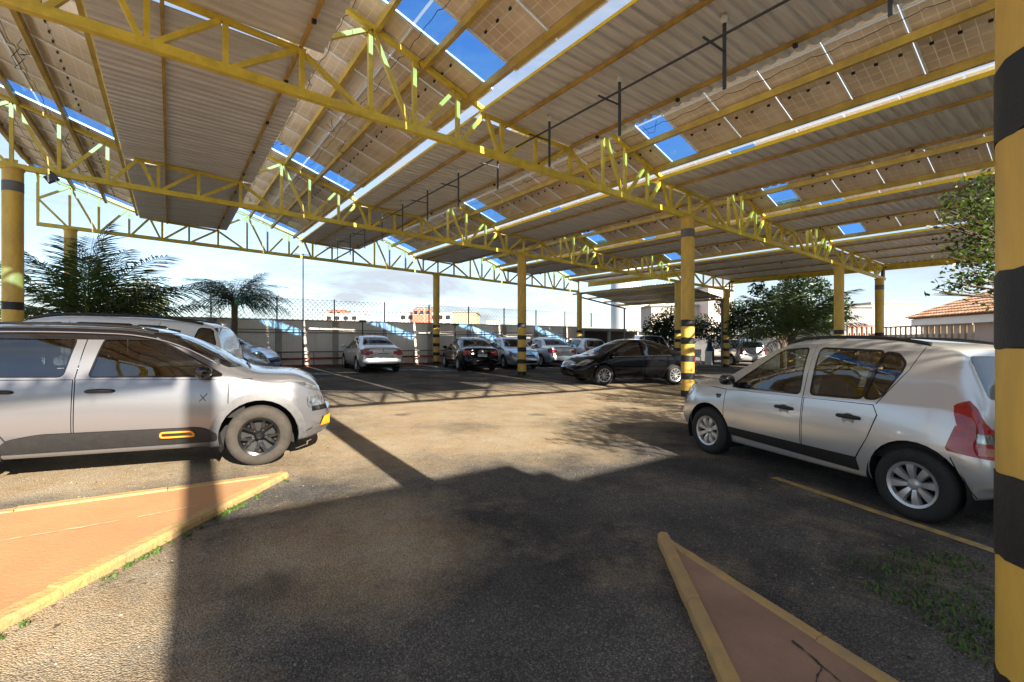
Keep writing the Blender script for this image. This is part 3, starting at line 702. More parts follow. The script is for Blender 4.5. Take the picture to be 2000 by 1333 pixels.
def sedan_spec(kind='a'):
    s = {}
    s['x'] = (-2.18, 2.12); s['axles'] = (1.275, -1.275); s['wr'] = .305; s['ymax'] = .86; s['arch'] = .36
    s['zc'] = [(-2.18, .62), (-2.15, .88), (-2.08, 1.0), (-1.9, 1.045), (-1.7, 1.06), (-1.5, 1.13), (-1.2, 1.30), (-.95, 1.40), (-.5, 1.465), (-.1, 1.475), (.25, 1.44), (.5, 1.37), (.85, 1.19), (1.1, 1.04), (1.22, .985), (1.55, .94), (1.85, .86), (2.03, .74), (2.12, .56)]
    s['ze'] = [(-2.18, .58), (-2.14, .84), (-2.07, .955), (-1.9, .995), (-1.7, 1.005), (-1.5, 1.06), (-1.2, 1.22), (-.95, 1.33), (-.5, 1.405), (-.1, 1.41), (.25, 1.365), (.5, 1.28), (.85, 1.09), (1.05, .975), (1.2, .935), (1.55, .895), (1.85, .82), (2.03, .70), (2.12, .53)]
    s['ye'] = [(-2.18, .60), (-2.08, .68), (-1.8, .70), (-1.5, .68), (-1.2, .60), (-.9, .555), (-.2, .555), (.3, .57), (.8, .65), (1.08, .72), (1.5, .715), (1.8, .68), (2.0, .58), (2.12, .48)]
    s['zb'] = [(-2.18, .54), (-2.12, .79), (-2.0, .90), (-1.6, .945), (-1.0, .935), (-.2, .905), (.6, .885), (1.2, .865), (1.6, .81), (1.9, .71), (2.12, .49)]
    s['yb'] = [(-2.18, .66), (-2.08, .75), (-1.8, .785), (-1.2, .80), (.5, .80), (1.2, .785), (1.6, .765), (1.88, .69), (2.03, .60), (2.12, .52)]
    s['ym'] = [(-2.18, .68), (-2.08, .78), (-1.8, .825), (-1.3, .852), (-.6, .84), (.7, .84), (1.3, .852), (1.65, .825), (1.9, .74), (2.05, .63), (2.12, .55)]
    s['zm'] = [(-2.18, .48), (-1.6, .60), (0, .57), (1.4, .58), (2.12, .42)]
    s['yl'] = [(-2.18, .63), (-1.9, .75), (-1.4, .79), (0, .785), (1.4, .785), (1.85, .69), (2.12, .5)]
    s['zl'] = [(-2.18, .34), (-1.85, .25), (-1.2, .21), (1.2, .20), (1.8, .20), (2.12, .24)]
    s['lean_f'] = [(.2, .0), (.45, .05), (.62, .02), (.8, -.03), (1.2, 0)]
    s['lean_r'] = [(.2, -.03), (.42, .05), (.62, .04), (.8, -.01), (.98, .03), (1.2, 0)]
    s['windows'] = [win([(.86, .905), (.40, 1.24), (.26, 1.30), (-.02, 1.335), (-.08, .92)], .03), win([(-.20, .925), (-.14, 1.335), (-.80, 1.29), (-.98, 1.20), (-1.22, .99), (-1.15, .95)], .03)]
    s['ws'] = {'poly': [(-.66, 1.03), (.66, 1.03), (.51, 1.40), (-.51, 1.40)], 'x': (.2, 1.25)}
    s['rw'] = {'poly': roundpoly([(-.62, 1.085), (.62, 1.085), (.49, 1.385), (-.49, 1.385)], .05), 'x': (-1.75, -.85)}
    s['doors'] = [[(.95, .32), (.97, .60), (.97, .855), (-.135, .88), (-.135, .32)], [(-.145, .32), (-.145, .88), (-.98, .90), (-.98, .75), (-.90, .60), (-.80, .32)]]
    s['seams'] = [((-.13, .88), (-.08, 1.38)), ((.97, .86), (1.2, .87))]
    s['patches'] = [([(-1.86, .905), (-2.16, .93), (-2.24, .80), (-2.2, .70), (-1.98, .745)], 'side', 'side', 'tail_red', 'tail_lamp', .008),
                    ([(1.62, .775), (1.82, .80), (2.02, .70), (2.2, .58), (1.92, .60)], 'side', 'side', 'lamp_clear', 'headlamp', .006),
                    ([(-.42, .60), (.42, .60), (.45, .67), (-.45, .67)], 'front', 'front', 'gloss_black', 'grille', .004),
                    ([(-.5, .30), (.5, .30), (.5, .42), (-.5, .42)], 'front', 'front', 'gloss_black', 'lower_grille', .004),
                    ([(-.62, .30), (.62, .30), (.66, .38), (-.66, .38)], 'front', 'rear', 'black_plastic', 'bumper_insert', .006)]
    s['patches'] += both([(.40, .745), (.72, .755), (.74, .89), (.40, .865)], 'front', 'rear', 'tail_red', 'tail_lamp', .008)
    s['seams_rear'] = [((-.6, .60), (.6, .60))]
    s['extra'] = [plate(-2.225, .72, 0), plate(2.165, .50, 0, True), badge(-2.19, .90, .055), aerial(-.75, 1.46)]
    s['mirror'] = (.80, .80, .98); s['handles'] = [(.05, .77), (-.80, .785)]
    s['cabin'] = (-1.5, 1.05)
    return s
def civic_spec():
    s = sedan_spec()
    s['zc'] = [(-2.18, .62), (-2.15, .86), (-2.09, .98), (-1.95, 1.03), (-1.7, 1.06), (-1.4, 1.15), (-1.05, 1.30), (-.7, 1.405), (-.3, 1.445), (0, 1.445), (.3, 1.40), (.6, 1.29), (.95, 1.13), (1.25, .99), (1.38, .945), (1.65, .895), (1.9, .81), (2.05, .70), (2.12, .54)]
    s['ze'] = [(x, z - (.045 if z > 1.05 else .04)) for x, z in s['zc']]
    s['ze'] = [(x, (z - .02 if 1.1 < z < 1.4 else z)) for x, z in s['ze']]
    s['windows'] = [win([(1.02, .92), (.70, 1.12), (.36, 1.295), (.0, 1.345), (-.05, .93)], .03), win([(-.17, .93), (-.12, 1.345), (-.5, 1.33), (-.82, 1.26), (-.78, .955)], .03), win([(-.83, .955), (-.87, 1.24), (-1.05, 1.15), (-1.2, 1.03), (-1.16, .985)], .02)]
    s['ws'] = {'poly': [(-.68, 1.0), (.68, 1.0), (.52, 1.37), (-.52, 1.37)], 'x': (.2, 1.4)}
    s['rw'] = {'poly': roundpoly([(-.62, 1.085), (.62, 1.085), (.49, 1.36), (-.49, 1.36)], .05), 'x': (-1.75, -.7)}
    s['extra'] = [plate(-2.225, .72, 0), plate(2.165, .47, 0, True), badge(2.13, .63, .05, 0, True)]
    s['wr'] = .315; s['arch'] = .37; s['mirror'] = (.92, .80, .97)
    s['patches'] = [p for p in s['patches'] if p[4] != 'grille'] + [([(-.5, .595), (.5, .595), (.55, .64), (-.55, .64)], 'front', 'front', 'chrome', 'grille_bar', .006), ([(-.45, .655), (.45, .655), (.47, .675), (-.47, .675)], 'front', 'front', 'chrome', 'grille_bar', .006)]
    def chrome_line(root, K, sp):
        for s_ in (1, -1):
            for hx in (.06, -.80):
                pass
            b = MB(); b.tube([(x, s_ * (K['yb'](x) - .004), K['zb'](x) + .012) for x in np.linspace(-1.15, 1.0, 16)], .006, 5); b.build('chrome_strip', 'chrome', root, True)
            fl = MB(); fl.lathe([(.001, .012), (.045, .008), (.05, 0)], 14, Matrix.Rotation(R(90), 3, 'Y') @ Matrix.Rotation(R(0), 3, 'X'), (2.085, s_ * .52, .36)); fl.build('fog_lamp', 'chrome', root, True)
    s['extra'].append(chrome_line)
    return s
def small_hatch_spec():
    s = hatch_spec(); s['rails'] = []; s['seats'] = None; s['handle_cup'] = False
    s['glass'] = 'car_glass_tint'; s['glass_f'] = 'car_glass_tint'; s['mirror_mat'] = None
    s['patches'] = [p for p in s['patches'] if p[4] not in ('side_repeater', 'tail_lamp')]
    s['patches'] += both([(.50, .70), (.72, .70), (.73, .98), (.52, .98)], 'front', 'rear', 'tail_red', 'tail_lamp', .008)
    s['extra'] = [plate(-1.925, .60, 0), plate(2.13, .45, 0, True), badge(-1.86, .88, .05), badge(2.12, .60, .05, 0, True)]
    return s
def wagon_spec():
    s = small_hatch_spec()
    s['x'] = (-2.1, 2.08)
    st = lambda kn: [((x - .271) if x < -1.4 else x, z) for x, z in kn]
    for k in ('zc', 'ze', 'ye', 'zb', 'yb', 'ym', 'zm', 'yl', 'zl'): s[k] = st(s[k])
    s['zc'] = [(-2.10, .62), (-2.08, .9), (-2.03, 1.1), (-1.95, 1.33), (-1.85, 1.43), (-1.6, 1.48), (-.6, 1.53), (-.1, 1.53), (.2, 1.505), (.42, 1.455), (.66, 1.35), (.95, 1.19), (1.2, 1.05), (1.32, 1.0), (1.6, .955), (1.85, .875), (2.0, .77), (2.08, .58)]
    s['ze'] = [(x, z - .05) for x, z in s['zc']]
    s['rw'] = {'poly': roundpoly([(-.60, 1.04), (.60, 1.04), (.52, 1.38), (-.52, 1.38)], .05), 'x': (-2.1, -1.8)}
    s['windows'] = s['windows'][:2] + [win([(-1.0, 1.0), (-1.0, 1.37), (-1.6, 1.34), (-1.75, 1.03)], .04)]
    s['patches'] = [p for p in s['patches'] if p[4] != 'tail_lamp'] + both([(.60, .66), (.76, .66), (.72, 1.0), (.62, 1.0)], 'front', 'rear', 'tail_red', 'tail_lamp', .008)
    s['extra'] = [plate(-2.16, .66, 0)]
    s['rails'] = [(-1.7, .2, .0)]
    return s

def scale_spec(s, fx, fz, z0=.35):
    """stretch a body's outline: lengths by fx, heights above z0 by fz"""
    Z = lambda z: z if z < z0 else z0 + (z - z0) * fz
    P = lambda q: [(x * fx, Z(z)) for x, z in q]
    for k in ('zc', 'ze', 'zb', 'zm', 'zl'): s[k] = [(x * fx, Z(z)) for x, z in s[k]]
    for k in ('ye', 'yb', 'ym', 'yl'): s[k] = [(x * fx, y) for x, y in s[k]]
    for k in ('lean_f', 'lean_r'): s[k] = [(Z(z), d) for z, d in s[k]]
    s['x'] = tuple(x * fx for x in s['x']); s['axles'] = tuple(x * fx for x in s['axles']); s['cabin'] = tuple(x * fx for x in s['cabin'])
    s['windows'] = [{k: P(v) for k, v in w.items()} for w in s['windows']]
    for k in ('ws', 'rw'): s[k] = {'poly': [(y, Z(z)) for y, z in s[k]['poly']], 'x': tuple(x * fx for x in s[k]['x'])}
    s['doors'] = [P(d) for d in s['doors']]; s['seams'] = [tuple(P(q)) for q in s['seams']]
    pt = []
    for poly, view, cond, m_, nm, off in s['patches']:
        f = (lambda q: P(q)) if view == 'side' else (lambda q: [(y, Z(z)) for y, z in q])
        pt.append(([f(p) for p in poly] if isinstance(poly[0][0], (tuple, list)) else f(poly), view, cond, m_, nm, off))
    s['patches'] = pt
    s['mirror'] = (s['mirror'][0] * fx, s['mirror'][1], Z(s['mirror'][2])); s['handles'] = P(s['handles'])
    s['rails'] = [(a * fx, b_ * fx, y) for a, b_, y in s.get('rails', [])]
    if s.get('seats'): s['seats'] = tuple(x * fx for x in s['seats'])
    return s
# ================================================================ materials of the yard and the canopy
def yard_mats():
    mat('yellow_paint', (.74, .56, .06), .45, var=.28, scale=3.5, bump=.06, bscale=25)
    mat('pillar_yellow', (.72, .46, .07), .5, var=.2, scale=3.5, bump=.08, bscale=14, var2=(.50, .31, .07), stretch=(1, 1, .35))
    mat('pillar_black', (.014, .014, .015), .55, var=.3, scale=6, bump=.15, bscale=70)
    mat('pillar_grey', (.16, .155, .15), .6, var=.3, scale=5)
    mat('purlin_yellow', (.54, .37, .06), .5, var=.4, scale=2.2, var2=(.36, .24, .045))
    mat('purlin_rust', (.52, .33, .075), .6, var=.4, scale=3)
    mat('flash_yellow', (.78, .58, .02), .5, var=.15, scale=3)
    mat('frame_white', (.78, .78, .76), .4, .2)
    mat('dark_metal', (.07, .075, .085), .5, .4); mat('cable_black', (.012, .012, .012), .6)
    mat('clip_dark', (.02, .02, .02), .5); mat('lamp_white', (.7, .7, .68), .35)
    m, N, L, b = nodemat('corrugated')           # galvanised sheet, dulled and streaked along the waves
    tc = N.new('ShaderNodeTexCoord'); mp = N.new('ShaderNodeMapping'); mp.inputs['Scale'].default_value = (.35, 5, 1)
    n = N.new('ShaderNodeTexNoise'); n.inputs['Scale'].default_value = 3; n.inputs['Detail'].default_value = 6
    r = N.new('ShaderNodeValToRGB'); r.color_ramp.elements[0].color = (.55, .53, .515, 1); r.color_ramp.elements[0].position = .3
    r.color_ramp.elements[1].color = (.78, .77, .76, 1); r.color_ramp.elements[1].position = .7
    L.new(tc.outputs['Object'], mp.inputs['Vector']); L.new(mp.outputs['Vector'], n.inputs['Vector']); L.new(n.outputs['Fac'], r.inputs['Fac']); L.new(r.outputs['Color'], b.inputs['Base Color'])
    b.inputs['Metallic'].default_value = .15; b.inputs['Roughness'].default_value = .5
    # back of a glass solar module: dull cells; gap lattice passes some daylight, the rest is painted in pale
    m, N, L, b = nodemat('solar_back')
    tc = N.new('ShaderNodeTexCoord'); sx = N.new('ShaderNodeSeparateXYZ'); L.new(tc.outputs['Object'], sx.inputs[0])
    def grid(sock, off):
        a = N.new('ShaderNodeMath'); a.operation = 'ADD'; a.inputs[1].default_value = off; L.new(sock, a.inputs[0])
        d = N.new('ShaderNodeMath'); d.operation = 'DIVIDE'; d.inputs[1].default_value = .1585; L.new(a.outputs[0], d.inputs[0])
        f = N.new('ShaderNodeMath'); f.operation = 'FRACT'; L.new(d.outputs[0], f.inputs[0])
        s = N.new('ShaderNodeMath'); s.operation = 'SUBTRACT'; s.inputs[1].default_value = .5; L.new(f.outputs[0], s.inputs[0])
        ab = N.new('ShaderNodeMath'); ab.operation = 'ABSOLUTE'; L.new(s.outputs[0], ab.inputs[0])
        g = N.new('ShaderNodeMath'); g.operation = 'GREATER_THAN'; g.inputs[1].default_value = .474; L.new(ab.outputs[0], g.inputs[0])
        return g.outputs[0]
    mxm = N.new('ShaderNodeMath'); mxm.operation = 'MAXIMUM'
    L.new(grid(sx.outputs['X'], 10 * .1585), mxm.inputs[0]); L.new(grid(sx.outputs['Y'], 3 * .1585 + .0), mxm.inputs[1])
    no = N.new('ShaderNodeTexNoise'); no.inputs['Scale'].default_value = 1.4; no.inputs['Detail'].default_value = 4; L.new(tc.outputs['Object'], no.inputs['Vector'])
    rp = N.new('ShaderNodeValToRGB'); rp.color_ramp.elements[0].color = (.60, .47, .34, 1); rp.color_ramp.elements[1].color = (.78, .65, .49, 1)
    rp.color_ramp.elements[0].position = .35; rp.color_ramp.elements[1].position = .65
    L.new(no.outputs['Fac'], rp.inputs['Fac']); L.new(rp.outputs['Color'], b.inputs['Base Color']); b.inputs['Roughness'].default_value = .3; b.inputs['Coat Weight'].default_value = .5; b.inputs['Coat Roughness'].default_value = .10
    trl = N.new('ShaderNodeBsdfTranslucent'); trl.inputs['Color'].default_value = (.3, .27, .2, 1)
    dif = N.new('ShaderNodeBsdfDiffuse'); dif.inputs['Color'].default_value = (.88, .80, .66, 1)
    ms0 = N.new('ShaderNodeMixShader'); ms0.inputs[0].default_value = .88; L.new(trl.outputs[0], ms0.inputs[1]); L.new(dif.outputs[0], ms0.inputs[2])
    ms = N.new('ShaderNodeMixShader'); L.new(mxm.outputs[0], ms.inputs[0]); L.new(b.outputs[0], ms.inputs[1]); L.new(ms0.outputs[0], ms.inputs[2])
    L.new(ms.outputs[0], N['Material Output'].inputs['Surface'])
    glassmat('blue_sheet', (.20, .50, 1.0), .95, .08, .5, .03)
    # worn asphalt: pale stones in dark binder, sandy dust laid thicker where sun falls
    m, N, L, b = nodemat('asphalt')
    tc = N.new('ShaderNodeTexCoord'); P = tc.outputs['Object']
    def noise(sc, det, rough=.6, vec=None):
        q = N.new('ShaderNodeTexNoise'); q.inputs['Scale'].default_value = sc; q.inputs['Detail'].default_value = det; q.inputs['Roughness'].default_value = rough
        L.new(vec or P, q.inputs['Vector']); return q.outputs['Fac']
    def ramp(f, stops):
        q = N.new('ShaderNodeValToRGB'); e = q.color_ramp.elements
        while len(e) < len(stops): e.new(.5)
        for k, (p_, c_) in enumerate(stops): e[k].position = p_; e[k].color = (*c_, 1)
        L.new(f, q.inputs['Fac']); return q.outputs['Color']
    def mix(f, a, b_, t='MIX'):
        q = N.new('ShaderNodeMix'); q.data_type = 'RGBA'; q.blend_type = t
        if isinstance(f, float): q.inputs['Factor'].default_value = f
        else: L.new(f, q.inputs['Factor'])
        for s_, v in (('A', a), ('B', b_)):
            if isinstance(v, tuple): q.inputs[s_].default_value = (*v, 1)
            else: L.new(v, q.inputs[s_])
        return q.outputs['Result']
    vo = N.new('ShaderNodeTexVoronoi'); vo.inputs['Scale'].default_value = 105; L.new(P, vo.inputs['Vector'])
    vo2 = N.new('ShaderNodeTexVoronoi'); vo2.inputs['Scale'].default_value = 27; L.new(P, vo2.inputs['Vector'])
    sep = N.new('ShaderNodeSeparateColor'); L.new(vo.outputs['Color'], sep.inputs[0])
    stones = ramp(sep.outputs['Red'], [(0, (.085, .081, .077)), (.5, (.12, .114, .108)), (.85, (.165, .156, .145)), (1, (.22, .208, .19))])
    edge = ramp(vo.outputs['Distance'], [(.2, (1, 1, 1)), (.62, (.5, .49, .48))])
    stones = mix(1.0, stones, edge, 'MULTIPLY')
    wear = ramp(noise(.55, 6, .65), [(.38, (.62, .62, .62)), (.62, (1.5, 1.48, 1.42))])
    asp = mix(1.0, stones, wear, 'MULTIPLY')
    dust_sunlit_c = ramp(noise(1.7, 8, .7), [(.3, (.42, .285, .155)), (.5, (.52, .40, .255)), (.7, (.57, .495, .375))])
    # dust cover, with spots added to lighten sunlit ground and leave shaded ground dark
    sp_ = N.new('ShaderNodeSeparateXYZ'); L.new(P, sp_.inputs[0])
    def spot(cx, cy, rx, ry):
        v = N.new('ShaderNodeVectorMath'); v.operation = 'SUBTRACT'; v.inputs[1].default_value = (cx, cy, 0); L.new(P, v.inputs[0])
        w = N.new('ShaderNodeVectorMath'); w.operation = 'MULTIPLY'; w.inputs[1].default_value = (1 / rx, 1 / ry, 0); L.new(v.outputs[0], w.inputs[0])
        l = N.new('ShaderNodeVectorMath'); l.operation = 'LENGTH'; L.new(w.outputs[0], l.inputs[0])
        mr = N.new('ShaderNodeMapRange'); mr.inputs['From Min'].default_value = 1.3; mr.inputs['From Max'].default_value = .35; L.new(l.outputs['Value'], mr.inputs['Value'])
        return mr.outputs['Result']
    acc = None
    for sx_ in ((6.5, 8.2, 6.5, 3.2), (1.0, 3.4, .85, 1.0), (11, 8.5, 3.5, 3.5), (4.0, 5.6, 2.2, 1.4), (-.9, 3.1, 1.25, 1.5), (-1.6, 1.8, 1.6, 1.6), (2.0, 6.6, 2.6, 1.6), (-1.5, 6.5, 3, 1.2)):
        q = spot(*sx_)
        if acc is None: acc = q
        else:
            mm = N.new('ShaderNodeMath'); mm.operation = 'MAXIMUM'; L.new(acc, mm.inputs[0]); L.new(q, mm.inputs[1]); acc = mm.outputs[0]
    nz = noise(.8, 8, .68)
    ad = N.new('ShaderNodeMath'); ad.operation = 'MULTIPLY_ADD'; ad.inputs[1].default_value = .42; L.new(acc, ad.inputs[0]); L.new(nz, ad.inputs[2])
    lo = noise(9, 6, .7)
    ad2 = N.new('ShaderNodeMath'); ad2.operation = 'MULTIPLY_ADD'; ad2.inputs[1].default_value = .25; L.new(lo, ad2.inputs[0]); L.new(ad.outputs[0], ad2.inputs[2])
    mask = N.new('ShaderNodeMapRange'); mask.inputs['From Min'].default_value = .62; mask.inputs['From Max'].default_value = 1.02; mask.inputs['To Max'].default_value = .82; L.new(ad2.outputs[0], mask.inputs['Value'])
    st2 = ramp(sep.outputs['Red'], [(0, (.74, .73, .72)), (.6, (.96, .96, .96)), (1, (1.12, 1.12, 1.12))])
    dust_sunlit_c = mix(1.0, mix(1.0, dust_sunlit_c, st2, 'MULTIPLY'), ramp(vo.outputs['Distance'], [(.25, (1, 1, 1)), (.7, (.7, .69, .67))]), 'MULTIPLY')
    colr = mix(mask.outputs['Result'], asp, dust_sunlit_c)
    red = N.new('ShaderNodeMapRange'); red.inputs['From Min'].default_value = .56; red.inputs['From Max'].default_value = .72; red.inputs['To Max'].default_value = .6; L.new(noise(.42, 7, .7), red.inputs['Value'])
    rd = N.new('ShaderNodeMath'); rd.operation = 'MULTIPLY'; L.new(red.outputs['Result'], rd.inputs[0]); L.new(mask.outputs['Result'], rd.inputs[1])
    colr = mix(rd.outputs[0], colr, (.36, .185, .085))
    v3 = N.new('ShaderNodeTexVoronoi'); v3.inputs['Scale'].default_value = .75; L.new(P, v3.inputs['Vector'])
    oil = N.new('ShaderNodeMath'); oil.operation = 'MULTIPLY_ADD'; oil.inputs[1].default_value = .35; L.new(noise(4, 5, .6), oil.inputs[0]); L.new(v3.outputs['Distance'], oil.inputs[2])
    om = N.new('ShaderNodeMapRange'); om.inputs['From Min'].default_value = .36; om.inputs['From Max'].default_value = .26; om.inputs['To Max'].default_value = .55; L.new(oil.outputs[0], om.inputs['Value'])
    colr = mix(om.outputs['Result'], colr, (.045, .04, .036))
    L.new(colr, b.inputs['Base Color']); b.inputs['Roughness'].default_value = .92; b.inputs['Specular IOR Level'].default_value = .25
    bp = N.new('ShaderNodeBump'); bp.inputs['Strength'].default_value = .75; bp.inputs['Distance'].default_value = .012
    inv = N.new('ShaderNodeMath'); inv.operation = 'SUBTRACT'; inv.inputs[0].default_value = 1; L.new(vo.outputs['Distance'], inv.inputs[1])
    L.new(inv.outputs[0], bp.inputs['Height']); L.new(bp.outputs['Normal'], b.inputs['Normal'])
    mat('earth', (.24, .17, .10), .95, var=.35, scale=.2)
    mat('terracotta', (.43, .225, .10), .85, var=.22, scale=1.3, bump=.25, bscale=40, var2=(.37, .195, .09))
    mat('terracotta_worn', (.32, .19, .125), .85, var=.25, scale=1.8, bump=.3, bscale=40)
    mat('kerb_yellow', (.42, .265, .095), .8, var=.45, scale=5, bump=.5, bscale=30, var2=(.34, .235, .12))
    mat('line_yellow', (.50, .33, .09), .85, var=.5, scale=9, var2=(.26, .20, .12))
    mat('line_white', (.30, .28, .25), .85, var=.6, scale=9, var2=(.13, .12, .11))
    mat('scuff_pale', (.62, .46, .28), .9)
    mat('crack_dark', (.05, .04, .03), .9)
    mat('weed', (.07, .13, .02), .7, var=.4, scale=30); mat('weed_dry', (.22, .20, .07), .8)

# ================================================================ the yard
def build_ground():
    g = MB(); n = 24; A, B = -30., 60.
    vs = []; fs = []
    for i in range(n + 1):
        for j in range(n + 1):
            x = A + (B - A) * i / n; y = A + (B - A) * j / n; vs.append((x, y, gz(x, y)))
    for i in range(n):
        for j in range(n): fs.append((i * (n + 1) + j, (i + 1) * (n + 1) + j, (i + 1) * (n + 1) + j + 1, i * (n + 1) + j + 1))
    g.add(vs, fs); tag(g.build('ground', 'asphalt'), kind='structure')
    g = MB(); E_ = 2200; z = lambda x, y: max(-3, min(3, gz(x, y))) - .35
    g.add([(x, y, -.75 if abs(x) + abs(y) > 0 else 0) for x, y in ((-E_, -E_), (E_, -E_), (E_, E_), (-E_, E_))], [(0, 1, 2, 3)])
    tag(g.build('surrounding_land', 'earth'), kind='structure')
def island(name, corners, ins, h, top_mat, kw, label_edges):
    """raised pavement: kerb stones laid along the given edges, paving between them"""
    root = MB().prism(ins, lambda x, y: gz(x, y) - .1, lambda x, y: gz(x, y) + h - .012).build(name, top_mat)
    tag(root, kind='structure')
    rnd = random.Random(3)
    for (a, b) in label_edges:
        a = Vector((*a, 0)); b = Vector((*b, 0)); d = b - a; ln = d.length; d.normalize(); nrm = Vector((-d.y, d.x, 0))
        s = 0.0
        while s < ln - .05:
            e = min(ln, s + rnd.uniform(.85, 1.05)); p = a + d * (s + .004); q = a + d * (e - .004); nn = 7
            hh = h + rnd.uniform(-.006, .006); w = kw + rnd.uniform(-.006, .006)
            m = MB(); vs = []
            for k in range(nn + 1):
                c = p + (q - p) * (k / nn); j = rnd.uniform(-.004, .004); j2 = rnd.uniform(-.003, .003)
                for (o, zz) in ((-.004 + j, -.08), (j, hh - .022 + j2), (.02 + j, hh + j2 * .5), (w - .015, hh), (w, hh - .02), (w, -.08)):
                    pt = c + nrm * o; vs.append((pt.x, pt.y, gz(pt.x, pt.y) + zz))
            fs = [(k * 6 + i, (k + 1) * 6 + i, (k + 1) * 6 + i + 1, k * 6 + i + 1) for k in range(nn) for i in range(5)] + [tuple(range(5, -1, -1)), tuple(nn * 6 + i for i in range(6))]
            m.add(vs, fs); m.build('kerb_stone', 'kerb_yellow', root)
            s = e
    return root
def ground_strip(name, a, b, w, m, z=.005, n=14, ragged=.01):
    a = Vector(a); b = Vector(b); d = (b - a).normalized(); nn = Vector((-d.y, d.x)); rnd = random.Random(int(a.x * 100)); vs = []
    for k in range(n + 1):
        c = a + (b - a) * (k / n)
        for s in (-1, 1):
            p = c + nn * s * (w / 2 + rnd.uniform(-ragged, ragged)); vs.append((p.x, p.y, gz(p.x, p.y) + z))
    o = MB().add(vs, [(2 * k, 2 * k + 2, 2 * k + 3, 2 * k + 1) for k in range(n)]).build(name, m)
    return tag(o, kind='structure')
def build_yard():
    build_ground()
    # left island: apex at (1.02, 5.32)
    tip = (1.03, 5.33); lo = (-3.6, -.05); ro = (-5.2, 5.60)
    _l = island('raised_pavement', None, [(.90, 5.295), (-3.58, .06), (-14, .06), (-14, 5.86)],   .055, 'terracotta', .115, [(lo, (1.0, 5.295)), ((.90, 5.335), (-14, 5.91))])
    tip2 = (2.98, 2.22); a2 = (.45, -.46); b2 = (2.02, -1.0)
    island('raised_pavement', None, [(2.90, 2.07), (.52, -.47), (1.99, -1.0)], .075, 'terracotta_worn', .085, [((2.93, 2.167), a2), (b2, (2.922, 2.04))])
    ground_strip('scuff_mark', (-1.02, 4.60), (-.30, 4.62), .018, 'scuff_pale', .050, 20, .012); ground_strip('scuff_mark', (-.2, 4.63), (.18, 4.68), .012, 'scuff_pale', .050, 14, .008)
    ground_strip('paving_crack', (2.42, 1.02), (2.22, .62), .012, 'crack_dark', .0665, 16, .007); ground_strip('paving_crack', (2.33, .86), (2.05, .80), .008, 'crack_dark', .0668, 12, .005)
    ground_strip('painted_line', (5.40, 2.46), (4.55, -.42), .10, 'line_yellow')
    ground_strip('painted_line', (10.4, 20.9), (10.0, 17.6), .10, 'line_white')
    ground_strip('painted_line', (8.4, 14.5), (10.8, 14.42), .10, 'line_white')
    ground_strip('painted_line', (10.85, 14.3), (11.05, 10.7), .10, 'line_white')
    ground_strip('painted_line', (14.0, 13.4), (13.0, 10.0), .10, 'line_white')
    ground_strip('painted_line', (7.9, 20.6), (7.3, 17.4), .10, 'line_white')
